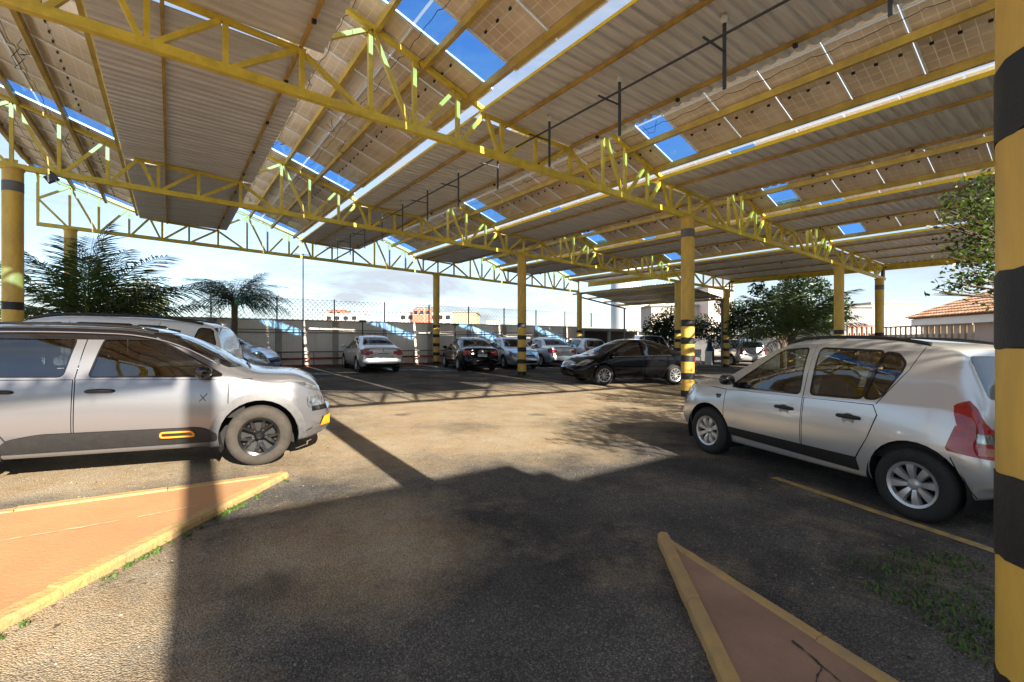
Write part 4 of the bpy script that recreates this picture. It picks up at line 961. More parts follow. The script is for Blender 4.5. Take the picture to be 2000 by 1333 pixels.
# ================================================================ the canopy
PITCH = 5.33; V0 = -.60
VAL = [V0 + PITCH * k for k in range(5)]            # valleys
PEAK_D = -2.17; CEND = 2.15; SL = .33
YT = [0.0, 7.296, 14.587, 21.9]
Y_START, Y_END = .12, 21.72
PX = {'left': -2.75, 'mid': 11.17, 'right': 21.47, 'end': 26.18}
X_END = 27.0
def rel_panel(dx): return 1.50 - SL * dx            # height of the solar slope above the chord line, dx from the peak
def build_truss(k, Y, label):
    x0, x1 = -3.58, (26.9 if k in (0, 1, 2) else 21.45)
    root = empty('roof_truss', (0, Y, 0), 0, label, 'truss', 'yellow steel trusses under the canopy')
    def pt(x, rel): return Vector((x, 0, rz(x, Y) + rel))
    def mem(nm, a, b, w=.068, h=.068):
        MB().beam(a, b, w, h).build(nm, 'yellow_paint', root)
    mem('bottom_chord', pt(x0, .05), pt(x1, .05), .10, .125)
    for i, V in enumerate(VAL):
        p = V + PEAK_D
        if p > x1: break
        left = p - .82
        mem('top_chord', pt(left, rel_panel(-.82) - .06), pt(V + .05, .80), .075, .075)
        flat_end = V + CEND if i < 4 else x1 - .05
        mem('top_chord', pt(V + .06, .74), pt(min(flat_end, x1 - .03) + .05, .665), .07, .07)
        for gx, gr_ in ((p, 1.38), (p, .13), (V, .73), (p + .75, .12)):
            if k < 3: MB().box(pt(gx, gr_), (.20, .014, .13)).build('gusset_plate', 'yellow_paint', root)
        mem('post', pt(p, .1), pt(p, 1.43)); mem('diagonal', pt(p + .03, 1.42), pt(p + .66, .1)); mem('post', pt(p + .75, .1), pt(p + .75, 1.19))
        mem('diagonal', pt(p + .83, .1), pt(p + 1.50, .95)); mem('post', pt(p + 1.58, .1), pt(p + 1.58, .93)); mem('diagonal', pt(p + 1.66, .1), pt(V - .02, .76))
        if i == 0:
            mem('post', pt(x0 + .03, .1), pt(x0 + .03, 1.72), .07, .07); mem('diagonal', pt(x0 + .05, .92), pt(p - .03, 1.42)); mem('diagonal', pt(x0 + .05, .88), pt(p - .08, .1))
        if i < 4:
            mem('diagonal', pt(V + .02, .74), pt(V + .30, .1)); mem('post', pt(V + .37, .1), pt(V + .37, .70)); mem('diagonal', pt(V + .45, .1), pt(V + 1.13, .67))
            mem('post', pt(V + 1.20, .1), pt(V + 1.20, .68)); mem('diagonal', pt(V + 1.28, .1), pt(V + 2.06, .64)); mem('post', pt(V + CEND, .1), pt(V + CEND, .64))
            pn = p + PITCH
            if pn < x1:
                mem('diagonal', pt(V + CEND + .05, .63), pt(pn - .16, .1)); mem('strut', pt(V + CEND + .02, .80), pt(pn - .03, 1.40))
        else:
            x = V + .1; up = False
            if x1 > V + 1:
                n = 6; st = (x1 - .1 - x) / n
                for q in range(n):
                    a, b = x + q * st, x + (q + 1) * st
                    mem('diagonal', pt(a + .03, .70 if q % 2 == 0 else .1), pt(b - .03, .1 if q % 2 == 0 else .68)); mem('post', pt(b, .1), pt(b, .67))
            else: mem('post', pt(x1 - .05, .1), pt(x1 - .05, .78))
    return root
def build_pillar(x, y, label, ring=True, bands=None, r=.172, top=None):
    g0 = gz(x, y); ht = (top or rz(x, y)) - g0 - (0 if top else .0)
    root = empty('canopy_pillar', (x, y, g0), 0, label, 'pillar', 'striped canopy pillars')
    bands = bands or [(1.88 - .47 * k, 2.045 - .47 * k) for k in range(4)] + [(0, .165)]
    cuts = sorted([(a, b, 'pillar_black', 'black_band') for a, b in bands] + ([(ht - .52, ht - .30, 'pillar_grey', 'grey_band')] if ring else []))
    z = -.05; seg = []
    for a, b, m, nm in cuts:
        if a > z + .001: seg.append((z, a, 'pillar_yellow', 'shaft', 0))
        seg.append((max(a, z), b, m, nm, .0025)); z = b
    seg.append((z, ht - .04, 'pillar_yellow', 'shaft', 0))
    rnd = random.Random(int(x * 31 + y * 17)); tilt = rnd.uniform(-.012, .012)
    for a, b, m, nm, dr in seg:
        mb = MB(); n = 40
        mb.lathe([(.001, a), (r + dr, a), (r + dr, (a + b) / 2), (r + dr, b), (.001, b)], n)
        if nm == 'black_band':
            ph = rnd.uniform(0, 6.28); wob = lambda q: .0045 * math.sin(3 * q + ph) + .003 * math.sin(11 * q + 2 * ph) + .0022 * math.sin(23 * q)
            mb.v = [(vx, vy, vz + (tilt * vx / r + wob(math.atan2(vy, vx) + 4 * vz) if 0.05 < vz < ht - .1 else 0)) for vx, vy, vz in mb.v]
        o = mb.build(nm, m, root); smooth_by_angle(o.data)
    o = MB().lathe([(.001, ht - .04), (r + .02, ht - .04), (r + .02, ht - .0), (.001, ht)], 40).build('cap_plate', 'pillar_yellow', root); smooth_by_angle(o.data)
    return root
def sheet_profile(n_w, pitch, amp):
    pts = []
    for w in range(n_w):
        for (u, h) in ((0, 0), (.26, 0), (.36, amp * .8), (.42, amp), (.66, amp), (.72, amp * .8), (.82, 0)): pts.append(((w + u) * pitch, h))
    pts.append((n_w * pitch, 0)); pts.append((n_w * pitch + .045, 0)); return pts
SHEETS = {}
def sheet_mesh(ln, n_w, pitch=.198, amp=.036):
    key = (round(ln, 2), n_w)
    if key not in SHEETS:
        mb = MB(); pr = sheet_profile(n_w, pitch, amp); vs = []; nx = 3
        for k in range(nx + 1):
            x = ln * k / nx
            for y, h in pr: vs.append((x, y, h - .0281 * x + .011 * y))
        m = len(pr); fs = [(k * m + j, (k + 1) * m + j, (k + 1) * m + j + 1, k * m + j + 1) for k in range(nx) for j in range(m - 1)]
        mb.add(vs, fs); me = mb.mesh('corrugated_sheet', 'corrugated'); SHEETS[key] = me
    return SHEETS[key]
def build_corrugated(i, V, label, xa, xb, segs=(0, 1, 2)):
    root = empty('corrugated_roof', (V, 0, rz(V, 0)), 0, label, 'roof', 'corrugated roof strips of the canopy')
    w = 6 * .198; rnd = random.Random(i)
    me = sheet_mesh(xb - xa, 6); starts = [Y_START, YT[1] + .22, YT[2] + .22]
    for s_ in segs:
        for k in range(6):
            y = starts[s_] + k * w
            o = link('sheet', me, root); o.location = (xa - V, y, .745 - .0281 * (xa - V) + .011 * y + (k % 2) * .004)
    ya = starts[segs[0]]; yend = starts[segs[-1]] + 6 * w
    def run(nm, x, rel, w_, h_, m, y0=ya - .05, y1=yend + .12):
        def q(y): return Vector((x - V, y, rel - .0281 * (x - V) + .011 * y))
        return MB().beam(q(y0), q(y1), w_, h_).build(nm, m, root)
    xs = [V + .52, V + CEND - .02] if xb < V + 3.2 else [V + .52, V + 2.3, V + 4.2, xb - .2]
    for x in xs: run('purlin', x, .712, .045, .055, 'purlin_rust')
    if i > 0: run('edge_flashing', xa - .012, .775 if i > 1 else .757, .006, .075 if i > 1 else .048, 'flash_yellow')
    if i == 4: run('fascia', xb + .02, .62, .03, .30, 'yellow_paint')
    y = ya + .9
    while y < yend:            # clips that hold the sheets to the lower purlin
        x = xs[1]
        MB().box((x - V, y, .665 - .0281 * (x - V) + .011 * y), (.055, .05, .05)).build('clip', 'clip_dark', root)
        y += 1.825
    return root
def build_solar(i, V, label):
    p = V + PEAK_D
    root = empty('solar_array', (p, 0, rz(p, 0)), 0, label, 'solar array', 'solar panel slopes of the canopy')
    x_hi = -.99; row = 1.04 * 1.0; ln = (1.97 - x_hi) / 2 - .006
    # module: local x runs down the slope, y along the row
    def panel_mesh(wy, up):
        key = ('panel', round(wy, 3), up)
        if key in SHEETS: return SHEETS[key]
        mb = MB(); sl = -.0281 - SL; ax = math.atan(-sl); L_ = ln; W_ = wy - .018
        def q(x, y, z): return (x, y, sl * x + .011 * y + z)
        f = .022
        mb.mat(1).add([q(f, f, .006), q(L_ - f, f, .006), q(L_ - f, W_ - f, .006), q(f, W_ - f, .006)], [(0, 1, 2, 3)])
        mb.mat(0)
        for (xa, xb, ya, yb) in ((0, f, 0, W_), (L_ - f, L_, 0, W_), (f, L_ - f, 0, f), (f, L_ - f, W_ - f, W_)):
            vs = [q(x, y, z) for z in (-.018, .016) for x, y in ((xa, ya), (xb, ya), (xb, yb), (xa, yb))]
            mb.add(vs, [(3, 2, 1, 0), (4, 5, 6, 7), (0, 1, 5, 4), (1, 2, 6, 5), (2, 3, 7, 6), (3, 0, 4, 7)])
        mb.mat(2)
        jb = [(.22, .5)] if up else [(L_ - .72, .18), (L_ - .72, .5), (L_ - .72, .82)]
        for jx, jy in jb:
            s = (.08, .11) if up else (.022, .05)
            cx, cy = jx, jy * W_
            vs = [q(cx + a * s[0] / 2, cy + b_ * s[1] / 2, z) for z in (-.028, .004) for a, b_ in ((-1, -1), (1, -1), (1, 1), (-1, 1))]
            mb.add(vs, [(3, 2, 1, 0), (4, 5, 6, 7), (0, 1, 5, 4), (1, 2, 6, 5), (2, 3, 7, 6), (3, 0, 4, 7)])
        if not up:
            mb.mat(0); vs = [q(L_ - .72 + a, y, -.004) for y in (.03, W_ - .03) for a in (-.004, .004)]; mb.add(vs, [(0, 1, 3, 2)])
        SHEETS[key] = mb.mesh('solar_panel', ['frame_white', 'solar_back', 'clip_dark']); return SHEETS[key]
    def zz(x, y): return rel_panel(x) - .0281 * x + .011 * y + .075
    for (ya, yb, n) in ((Y_START, 6.05, 6), (6.77, 13.50, 7), (14.25, 20.97, 7)):
        wy = (yb - ya) / n
        for r_ in range(2):
            x = x_hi + r_ * (ln + .012)
            for k in range(n):
                o = link('solar_panel', panel_mesh(wy, r_ == 0), root); y = ya + k * wy + .009
                o.location = (x, y, zz(x, y))
    for (ya, yb) in ((6.05, 6.77), (13.50, 14.25), (20.97, Y_END)):
        mb = MB(); xa, xb = x_hi, 1.97
        for r_ in range(2):
            x0_ = xa + (xb - xa) / 2 * r_ + .02; x1_ = xa + (xb - xa) / 2 * (r_ + 1) - .02
            MB().add([(x, y, zz(x, y) + .005) for x, y in ((x0_, ya + .03), (x1_, ya + .03), (x1_, yb - .03), (x0_, yb - .03))], [(0, 1, 2, 3)]).build('blue_pane', 'blue_sheet', root)
        for y in (ya + .012, yb - .012): MB().beam((xa, y, zz(xa, y)), (xb, y, zz(xb, y)), .024, .035).build('pane_frame', 'frame_white', root)
    def run(nm, x, z, w_, h_, m, y0=Y_START - .06, y1=Y_END + .35):
        return MB().beam((x, y0, zz(x, y0) + z), (x, y1, zz(x, y1) + z), w_, h_).build(nm, m, root)
    for x in (-.78, .10, .93, 1.80): run('purlin', x, -.085, .07, .13, 'purlin_yellow')
    # string cables drooping from module to module
    rnd = random.Random(i * 5 + 2)
    for xo in (.62, -.3):
        pts = []; y = .4
        while y < 21:
            for u in range(5):
                t = u / 5; pts.append((xo + .02 * math.sin(9 * y), y + .48 * t, zz(xo, y + .48 * t) - .022 - .05 * math.sin(math.pi * t) * (.4 + .6 * rnd.random() if u == 2 else .6)))
            y += .48
        MB().tube(pts, .0055, 5, False).build('cable', 'cable_black', root)
        for q in range(5):
            yb = rnd.uniform(2, 20); x = xo + rnd.uniform(-.25, .25); d = rnd.uniform(.12, .3)
            pts = [(x + .06 * math.sin(u * 2.1 + q), yb + .06 * u, zz(x, yb + .06 * u) - .02 - d * math.sin(math.pi * u / 6)) for u in range(7)]
            MB().tube(pts, .0055, 5, False).build('cable', 'cable_black', root)
    return root
def build_canopy():
    nm = ['nearest truss overhead, casting a lattice of shadow across the sunlit lane', 'long yellow truss crossing the top of the view to the thick striped pillar', 'second yellow truss, in the middle of the yard, ending beyond the black sedan', 'rearmost yellow truss seen against the sky above the boundary wall']
    for k, Y in enumerate(YT): build_truss(k, Y, nm[k])
    NB = [(2.06, 2.256), (1.50, 1.70), (.94, 1.157), (.40, .62), (0, .10)]
    P_ = [(1.885, .085, 'large yellow and black pillar cut off by the right edge', False, NB), (PX['left'], YT[1], 'striped pillar carrying the near truss, left outside the view', True, None), (PX['mid'], YT[0], 'striped pillar carrying the nearest truss, right outside the view', True, None),
          (PX['left'], YT[2], 'yellow pillar at the left edge behind the silver crossover', True, None), (PX['left'], YT[3], 'yellow pillar hidden behind the big palm at the left', False, None),
          (PX['mid'], YT[1], 'striped pillar in front of the silver hatchback bonnet', True, None), (PX['mid'], YT[2], 'striped pillar in the middle of the view, weeds at its foot', False, None), (PX['mid'], YT[3], 'striped pillar against the wall beside the black saloon', False, None),
          (PX['right'], YT[1], 'yellow pillar rising just behind the roof of the silver hatchback', False, None), (PX['right'], YT[2], 'yellow pillar half hidden behind the nearer striped pillar', False, None), (PX['right'], YT[3], 'narrow yellow pillar where the rearmost truss ends', False, None),
          (PX['end'], YT[1], 'rightmost slim yellow pillar with a grey ring, by the brown fence', True, None), (PX['end'], YT[2], 'slim yellow pillar behind leaves left of the grey estate car', False, None)]
    for x, y, lb, ring, bands in P_: build_pillar(x, y, lb, ring, bands)
    names = ['second', 'third', 'fourth']
    lab = ['wide corrugated roof strip left of the middle, its waves seen from below', 'corrugated roof strip with hanging brackets, right of the sky gap', 'corrugated roof strip above the striped pillar in front of the hatchback', 'corrugated roof strip behind the yellow flashing, above the bushy tree', 'outermost corrugated roof strip ending in a yellow fascia at the right']
    for i, V in enumerate(VAL):
        if i < 4: build_corrugated(i, V, lab[i], V - (.11 if i else .30), V + CEND + .30)
        else:
            build_corrugated(i, V, lab[i], V - .11, X_END, (0, 1)); build_corrugated(i, V, 'short corrugated roof strip at the far right corner, above the lean-to', V - .11, V + 1.7, (2,))
    lab = ['reddish solar panel slope at the upper left corner', 'solar panel slope in the upper middle with large blue panes', 'solar panel slope right of the corrugated strip with brackets', 'solar panel slope third from the right edge of the canopy', 'outermost solar panel slope with a teal pane near the tree']
    lab[3] = 'narrow-looking solar panel slope with one blue pane, second from the right'
    for i, V in enumerate(VAL): build_solar(i, V, lab[i])
    # lighting brackets hung from the second corrugated strip, with their cable tray
    V = VAL[1]; xh = V + .98 - .01; k = 0
    ys = [1.5, 3.2, 4.92, 6.6, 8.3, 10.0, 11.7, 13.4, 15.1, 16.8, 18.5, 20.2]
    ordn = ['nearest', 'second', 'third', 'fourth', 'fifth', 'sixth', 'seventh', 'eighth', 'ninth', 'tenth', 'eleventh', 'farthest']
    for y in ys:
        z = rz(xh, y) + .70; h = empty('hanging_bracket', (xh, y, z), 0, 'dark steel hanger with a side arm under the roof, %s from the viewer' % ordn[k], 'bracket', 'hangers below the corrugated strip'); k += 1
        MB().beam((0, 0, .02), (0, 0, -.88), .025, .04, (0, 1, 0)).build('rod', 'dark_metal', h)
        MB().beam((0, 0, -.40), (-.48, .0, -.40), .022, .02).build('arm', 'dark_metal', h)
        o = MB().lathe([(.001, .07), (.04, .06), (.05, .0), (.03, -.05)], 12).build('fixing', 'lamp_white', h, True)
    MB().beam((xh - .28, .4, rz(xh, .4) + .33), (xh - .28, 21.3, rz(xh, 21.3) + .33), .028, .02).build('cable_tray', 'dark_metal'); o = bpy.data.objects['cable_tray']
    tag(o, 'long dark cable tray running under the corrugated roof on hangers', 'cable tray')
    # spotlight at the head of the left pillar
    s = empty('spotlight', (PX['left'] + .62, YT[2] - .1, rz(PX['left'], YT[2]) - .12), 0, 'small grey spotlight below the truss beside the left pillar', 'spotlight')
    o = MB().box((0, 0, 0), (.22, .16, .14), Matrix.Rotation(R(-35), 3, 'Y')).build('housing', 'dark_metal', s); MB().beam((0, 0, .05), (-.02, .02, .16), .03, .03).build('stem', 'dark_metal', s)
    MB().box((.09, 0, -.065), (.012, .13, .11), Matrix.Rotation(R(-35), 3, 'Y')).build('lens', 'lamp_white', s)
    # rain pipe at the right end
    for (Y, lb) in ((YT[1], 'grey downpipe at the right end of the near truss'), (YT[2], 'grey downpipe at the right end of the middle truss')):
        d = MB(); zt = rz(26.6, Y) + .62; d.tube([(27.15, Y, zt), (26.95, Y, zt - .02), (26.55, Y, zt - .12), (26.52, Y, zt - 1.0)], .05, 10); tag(d.build('downpipe', 'dark_metal', None, True), lb, 'pipe')
# ================================================================ surroundings
def back_mats():
    mat('wall_plaster', (.84, .79, .72), .9, var=.3, scale=.9, bump=.15, bscale=25, var2=(.70, .64, .57), stretch=(1, 1, .25))
    mat('wall_pilaster', (.42, .39, .36), .9, var=.3, scale=1.5); mat('wall_cap', (.34, .31, .27), .9)
    mat('red_oxide', (.30, .075, .03), .7, var=.3, scale=3); mat('pipe_grey', (.20, .18, .17), .5); mat('post_concrete', (.18, .175, .17), .9)
    mat('wire', (.16, .16, .17), .45, .6); mat('white_wall', (.80, .79, .76), .8, var=.08, scale=.6); mat('beige_wall', (.50, .42, .36), .85, var=.12, scale=.5)
    mat('pink_wall', (.72, .60, .52), .85, var=.08, scale=.5); mat('tan_wall', (.55, .42, .25), .85, var=.12, scale=.5); mat('brick_red', (.55, .20, .13), .85, var=.2, scale=.6)
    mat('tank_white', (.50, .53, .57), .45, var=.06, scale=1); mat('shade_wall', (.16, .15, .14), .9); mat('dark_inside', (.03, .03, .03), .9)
    mat('roof_tile', (.50, .24, .12), .8, var=.5, scale=6, var2=(.30, .15, .09)); mat('roof_tile_pale', (.56, .36, .22), .8, var=.4, scale=6)
    mat('fibre_cement', (.34, .33, .31), .9, var=.25, scale=2); mat('rail_brown', (.30, .19, .11), .7, var=.3, scale=4); mat('rail_red', (.42, .12, .06), .6, var=.2, scale=4)
    mat('blue_drum', (.03, .07, .16), .4); mat('crate_white', (.7, .7, .7), .5); mat('glass_dark', (.02, .025, .03), .1)
    mat('timber', (.42, .33, .22), .8, var=.3, scale=6)
WY = 22.35
def build_wall():
    w = empty('boundary_wall', (0, WY, 0), 0, 'long plastered boundary wall with grey pilasters behind the parked cars', 'wall')
    x0, x1 = -16.0, 22.0; zt = 2.40
    MB().prism([(x0, 0), (x1, 0), (x1, .18), (x0, .18)], lambda x, y: gz(x, WY) - .3, zt).build('panel', 'wall_plaster', w)
    MB().prism([(x0, -.03), (x1, -.03), (x1, .21), (x0, .21)], zt, zt + .05).build('coping', 'wall_cap', w)
    x = 3.8 - 2.4 * 8
    while x < x1:
        if x > x0 + .2: MB().prism([(x - .13, -.05), (x + .13, -.05), (x + .13, 0.01), (x - .13, 0.01)], lambda a, b: gz(a, WY) - .2, zt - .003).build('pilaster', 'wall_pilaster', w)
        x += 2.4
    MB().prism([(x0, -.09), (x1, -.09), (x1, 0.005), (x0, .005)], lambda a, b: gz(a, WY) - .2, lambda a, b: gz(a, WY) + .08).build('skirting', 'red_oxide', w)
    r = empty('wall_railing', (0, WY - .28, 0), 0, 'thin steel rails and a red pipe running along the foot of the wall', 'railing')
    for z, rad, m in ((1.99, .018, 'pipe_grey'), (1.87, .022, 'pipe_grey'), (1.02, .028, 'pipe_grey'), (.72, .045, 'red_oxide')):
        MB().tube([(x0 + 1, 0, z), (20.6, 0, z)], rad, 8).build('rail', m, r)
    for k in range(10): MB().beam((-3 + 2.4 * k + 1.0, 0.05, .3), (-3 + 2.4 * k + 1.0, .05, 1.04), .03, .03).build('stay', 'pipe_grey', r)
    f = empty('wire_fence', (0, WY + .09, zt + .05), 0, 'diamond wire fence on steel posts along the top of the wall', 'fence')
    x = 3.6 - 2.4 * 8
    while x < x1 + 3:
        if x > x0: MB().beam((x, 0, 0), (x, 0, .98), .05, .05, (0, 1, 0)).build('post', 'post_concrete', f)
        x += 2.42
    mb = MB(); h = .93; st = .21; x = x0
    while x < 24:
        for s in (1, -1):
            for q in range(2):
                p = Vector((x + (0 if s > 0 else st * 2.2), 0, q * h / 2)); e = Vector((x + st * 2.2 * (1 if s > 0 else 0), 0, (q + 1) * h / 2))
                mb.tube([p, (p + e) / 2 + Vector((0, .012 * s, 0)), e], .0085, 3, False)
        x += st
    for z in (0.02, .47, .92): mb.tube([(x0, 0, z), (24, 0, z)], .005, 4, False)
    o = mb.build('wire_mesh', 'wire', f); o['kind'] = 'stuff'
    for px, lb in ((708, 'black floodlight post against the wall above the silver saloon'), (889, 'black floodlight post against the wall above the black saloon')):
        a = math.atan((px - 1000) / F_PX) + YAW; X = math.tan(a) * (WY - .5)
        p = empty('floodlight_post', (X, WY - .5, gz(X, WY)), 0, lb, 'floodlight')
        MB().beam((0, 0, 0), (0, 0, 2.05), .05, .05, (0, 1, 0)).build('post', 'dark_metal', p); MB().box((0, -.05, 2.1), (.3, .12, .1)).build('lamp_head', 'dark_metal', p)
    X = math.tan(math.atan((592 - 1000) / F_PX) + YAW) * 22.0
    p = empty('lamp_pole', (X, 22.0, gz(X, 22)), 0, 'tall thin pole standing before the wall, small cross arms on top', 'pole')
    MB().tube([(0, 0, 0), (0, 0, 5.0)], [.035, .022], 8).build('pole', 'dark_metal', p)
    for z, l in ((4.95, .35), (4.82, .22)): MB().beam((-l, 0, z), (l * .7, 0, z), .025, .025).build('cross_arm', 'pipe_grey', p)
def block(name, px0, px1, py_top, d, depth, m, label, cat='building', windows=None, base=-1.0, parts=None):
    """box building whose camera-side face spans the given bearings at distance d"""
    a = far(px0, d, py_top); b = far(px1, d, py_top); u = (b - a); u.z = 0; ln = u.length; u.normalize(); v = FWD
    root = empty(name, ((a.x + b.x) / 2, (a.y + b.y) / 2, base), math.atan2(u.y, u.x), label, cat)
    H = a.z - base
    MB().box((0, depth / 2, H / 2), (ln, depth, H)).build('wall', m, root)
    MB().box((0, depth / 2, H + .08), (ln + .3, depth + .3, .16)).build('roof_slab', 'wall_cap', root)
    if windows:
        nx, zs, ww, wh, mm = windows
        for z in zs:
            for k in range(nx):
                x = -ln / 2 + ln * (k + .5) / nx
                o = MB().box((x, -.02, H - z), (ww, .06, wh)).build('window', 'glass_dark', root)
                MB().box((x, -.05, H - z - wh / 2 - .06), (ww + .2, .1, .1)).build('sill', mm, o)
    return root
def build_far():
    block('apartment_block', 634, 700, 613, 150, 12, 'white_wall', 'far white apartment block with red patches, left of the silver saloon', 'building', (4, (1.4,), 1.5, 1.2, 'brick_red'))
    block('apartment_block', 640, 668, 606, 152, 8, 'brick_red', 'small far red roof block rising above the white apartments', 'building', (2, (1.0,), 1.0, 1.0, 'white_wall'))
    block('apartment_block', 780, 882, 611, 160, 14, 'white_wall', 'far white apartment block behind the striped pillar at the wall', 'building', (7, (1.6, 4.2), 1.6, 1.4, 'brick_red'))
    block('apartment_block', 806, 842, 604, 158, 8, 'brick_red', 'far red and white tower block left of the striped pillar', 'building', (3, (1.2,), 1.2, 1.2, 'white_wall'))
    block('apartment_block', 884, 930, 611, 70, 8, 'tan_wall', 'tan square building showing above the wall right of the pillar', 'building')
    block('house', 950, 975, 627, 120, 8, 'white_wall', 'tiny white house just above the wall, right of the tan building', 'building')
    p = far(828, 90); u = empty('utility_pole', (p.x, p.y, -1), 0, 'far utility pole with two crossarms above the wall', 'pole')
    MB().tube([(0, 0, 0), (0, 0, 9.4)], [.18, .12], 8).build('pole', 'timber', u)
    for z, l in ((8.9, 1.7), (7.9, 1.1)): MB().beam(-RGT * l + Vector((0, 0, z)), RGT * l + Vector((0, 0, z)), .15, .15).build('crossarm', 'dark_metal', u)
    # shed, water tank and buildings at the end of the wall
    s = empty('open_shed', (22.1, WY, 0), 0, 'low open shed with dark bays below the white water tank', 'shed')
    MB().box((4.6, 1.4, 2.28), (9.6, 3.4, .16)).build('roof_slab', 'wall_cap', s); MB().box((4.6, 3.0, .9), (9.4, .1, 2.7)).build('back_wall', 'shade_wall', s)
    for x in (.05, 2.6, 5.6, 9.2): MB().box((x, -.1, .95), (.16, .16, 2.5)).build('post', 'wall_pilaster', s)
    MB().box((7.4, .3, .9), (3.2, .12, 2.4)).build('front_wall', 'wall_plaster', s)
    t = empty('water_tank', (28.75, 24.2, 2.36), 0, 'tall white cylindrical water tank standing over the shed', 'water tank')
    o = MB().lathe([(.001, 0), (1.14, 0), (1.14, 5.2), (1.05, 5.4), (.001, 5.6)], 48).build('drum', 'tank_white', t); smooth_by_angle(o.data, 30)
    MB().lathe([(1.155, .05), (1.165, .1), (1.155, .15)], 48).build('hoop', 'tank_white', t, True)
    block('white_building', 1252, 1300, 588, 44, 8, 'white_wall', 'white building right of the water tank')
    block('beige_building', 1272, 1386, 599, 41, 8, 'beige_wall', 'plain beige building behind the dark bush', 'building', None)
    block('pink_building', 1384, 1432, 560, 39, 8, 'pink_wall', 'tall pale pink building left of the leafy pillar')
    w = empty('side_wall', (31.2, 22.3, 0), 0, 'grey boundary wall in shade behind the bushes on the right', 'wall')
    MB().box((1.5, -5, .6), (.2, 12.5, 2.5)).build('panel', 'wall_plaster', w); MB().box((1.5, -5, 1.9), (.28, 12.6, .08)).build('coping', 'wall_cap', w)
    block('grey_roof_building', 1648, 1704, 601, 42, 7, 'fibre_cement', 'low building with grey weathered sheet wall behind the pillar')
    block('white_building', 1702, 1800, 594, 44, 7, 'white_wall', 'whitewashed building beside the tiled house')
    # tiled house
    a = far(1768, 31); b = far(2120, 19); u = (b - a).normalized(); ang = math.atan2(u.y, u.x); ln = (b - a).length
    h = empty('tiled_house', (a.x, a.y, -1), ang, 'single storey house with red clay tile roof and beige wall', 'house')
    ze = 3.92; MB().box((ln / 2, 3.2, ze / 2), (ln - 1.0, 5.2, ze)).build('wall', 'beige_wall', h); MB().box((ln / 2, .42, ze - .22), (ln - .6, .5, .42)).build('eaves_board', 'white_wall', h)
    base = MB(); rise = 1.7; run = 3.4
    base.add([(0, 0, ze + .02), (ln, 0, ze + .02), (ln - run, run, ze + rise), (run, run, ze + rise), (0, 2 * run, ze), (ln, 2 * run, ze)], [(0, 1, 2, 3), (0, 3, 4), (1, 5, 2), (3, 2, 5, 4)])
    rf = base.build('roof', 'roof_tile', h)
    tm = {}
    for key, m_ in (('a', 'roof_tile'), ('b', 'roof_tile_pale')):
        mb = MB(); vs = []; n = 5; L_ = .52
        for k in range(2):
            for j in range(n + 1):
                q = math.pi * j / n; vs.append((-.115 * math.cos(q), k * L_, .085 * math.sin(q) + (.03 if k == 0 else 0)))
        mb.add(vs, [(j, j + 1, n + 1 + j + 1, n + 1 + j) for j in range(n)] + [tuple(range(n, -1, -1))]); tm[key] = mb.mesh('tile', m_)
    rnd = random.Random(4); cnt = 0; pitch = math.atan2(rise, run)
    rows = 9; sl = math.hypot(rise, run)
    for r_ in range(rows):
        s0 = r_ * (sl / rows); x = s0 * math.cos(pitch) + .12
        while x < ln - s0 * math.cos(pitch) and cnt < 296 and x < 8.6:
            o = link('tile', tm['a' if rnd.random() < .55 else 'b'], rf); o.location = (x, s0 * math.cos(pitch) - .03, ze + .05 + s0 * math.sin(pitch)); o.rotation_euler = (pitch, 0, rnd.uniform(-.03, .03)); cnt += 1; x += .262
    # fences in front of the house
    for (pa, pb, da, db, m_, lb, n, zt_, nm) in ((1655, 1722, 29, 29, 'rail_red', 'low red painted rail fence between two yellow pillars', 7, 2.52, 'rail_fence'), (1722, 1900, 29, 23, 'rail_brown', 'brown timber post fence in front of the tiled house', 16, 2.5, 'rail_fence')):
        A_ = far(pa, da); B_ = far(pb, db); f = empty(nm, (A_.x, A_.y, 0), 0, lb, 'fence')
        zt_ = 1.5 + (666.5 - 637) / F_PX * (da + db) / 2
        D_ = B_ - A_
        for z in (zt_, .9): MB().beam((0, 0, z), (D_.x, D_.y, z), .06, .10).build('rail', m_, f)
        for k in range(n + 1):
            q = D_ * (k / n); MB().beam((q.x, q.y, -.6), (q.x, q.y, zt_ - .04), .09, .09, (0, 1, 0)).build('post', m_ if k % 2 else 'timber', f)
        MB().add([(0, 0, -.6), (D_.x, D_.y, -.6), (D_.x, D_.y, zt_ - .45), (0, 0, zt_ - .45)], [(0, 1, 2, 3)]).build('board', 'beige_wall', f).location = (FWD.x * .12, FWD.y * .12, 0)
    p = far(1386, 31); d = empty('water_drum', (p.x, p.y, gz(p.x, p.y)), 0, 'blue plastic drum standing against the shaded wall', 'drum')
    MB().lathe([(.001, 0), (.28, 0), (.29, .3), (.28, .6), (.29, .9), (.2, 1.1), (.12, 1.6), (.001, 1.62)], 18).build('barrel', 'blue_drum', d, True); MB().lathe([(.13, 1.6), (.13, 1.68), (.001, 1.68)], 14).build('lid', 'blue_drum', d)
    p = far(1384, 29.5); c = empty('storage_crate', (p.x, p.y, gz(p.x, p.y)), .5, 'white plastic crate in front of the blue drum', 'crate')
    MB().box((0, 0, .4), (.42, .4, .8)).build('box', 'crate_white', c); MB().box((0, 0, .82), (.46, .44, .05)).build('lid', 'crate_white', c)
    p = far(1362, 29.5); c = empty('plastic_chair', (p.x, p.y, gz(p.x, p.y)), 2.2, 'stack of white plastic chairs in the shade left of the crate', 'chair')
    for sx in (-.2, .2):
        for sy in (-.2, .2): MB().beam((sx, sy, 0), (sx * .9, sy * .9, .45), .04, .04, (0, 1, 0)).build('leg', 'crate_white', c)
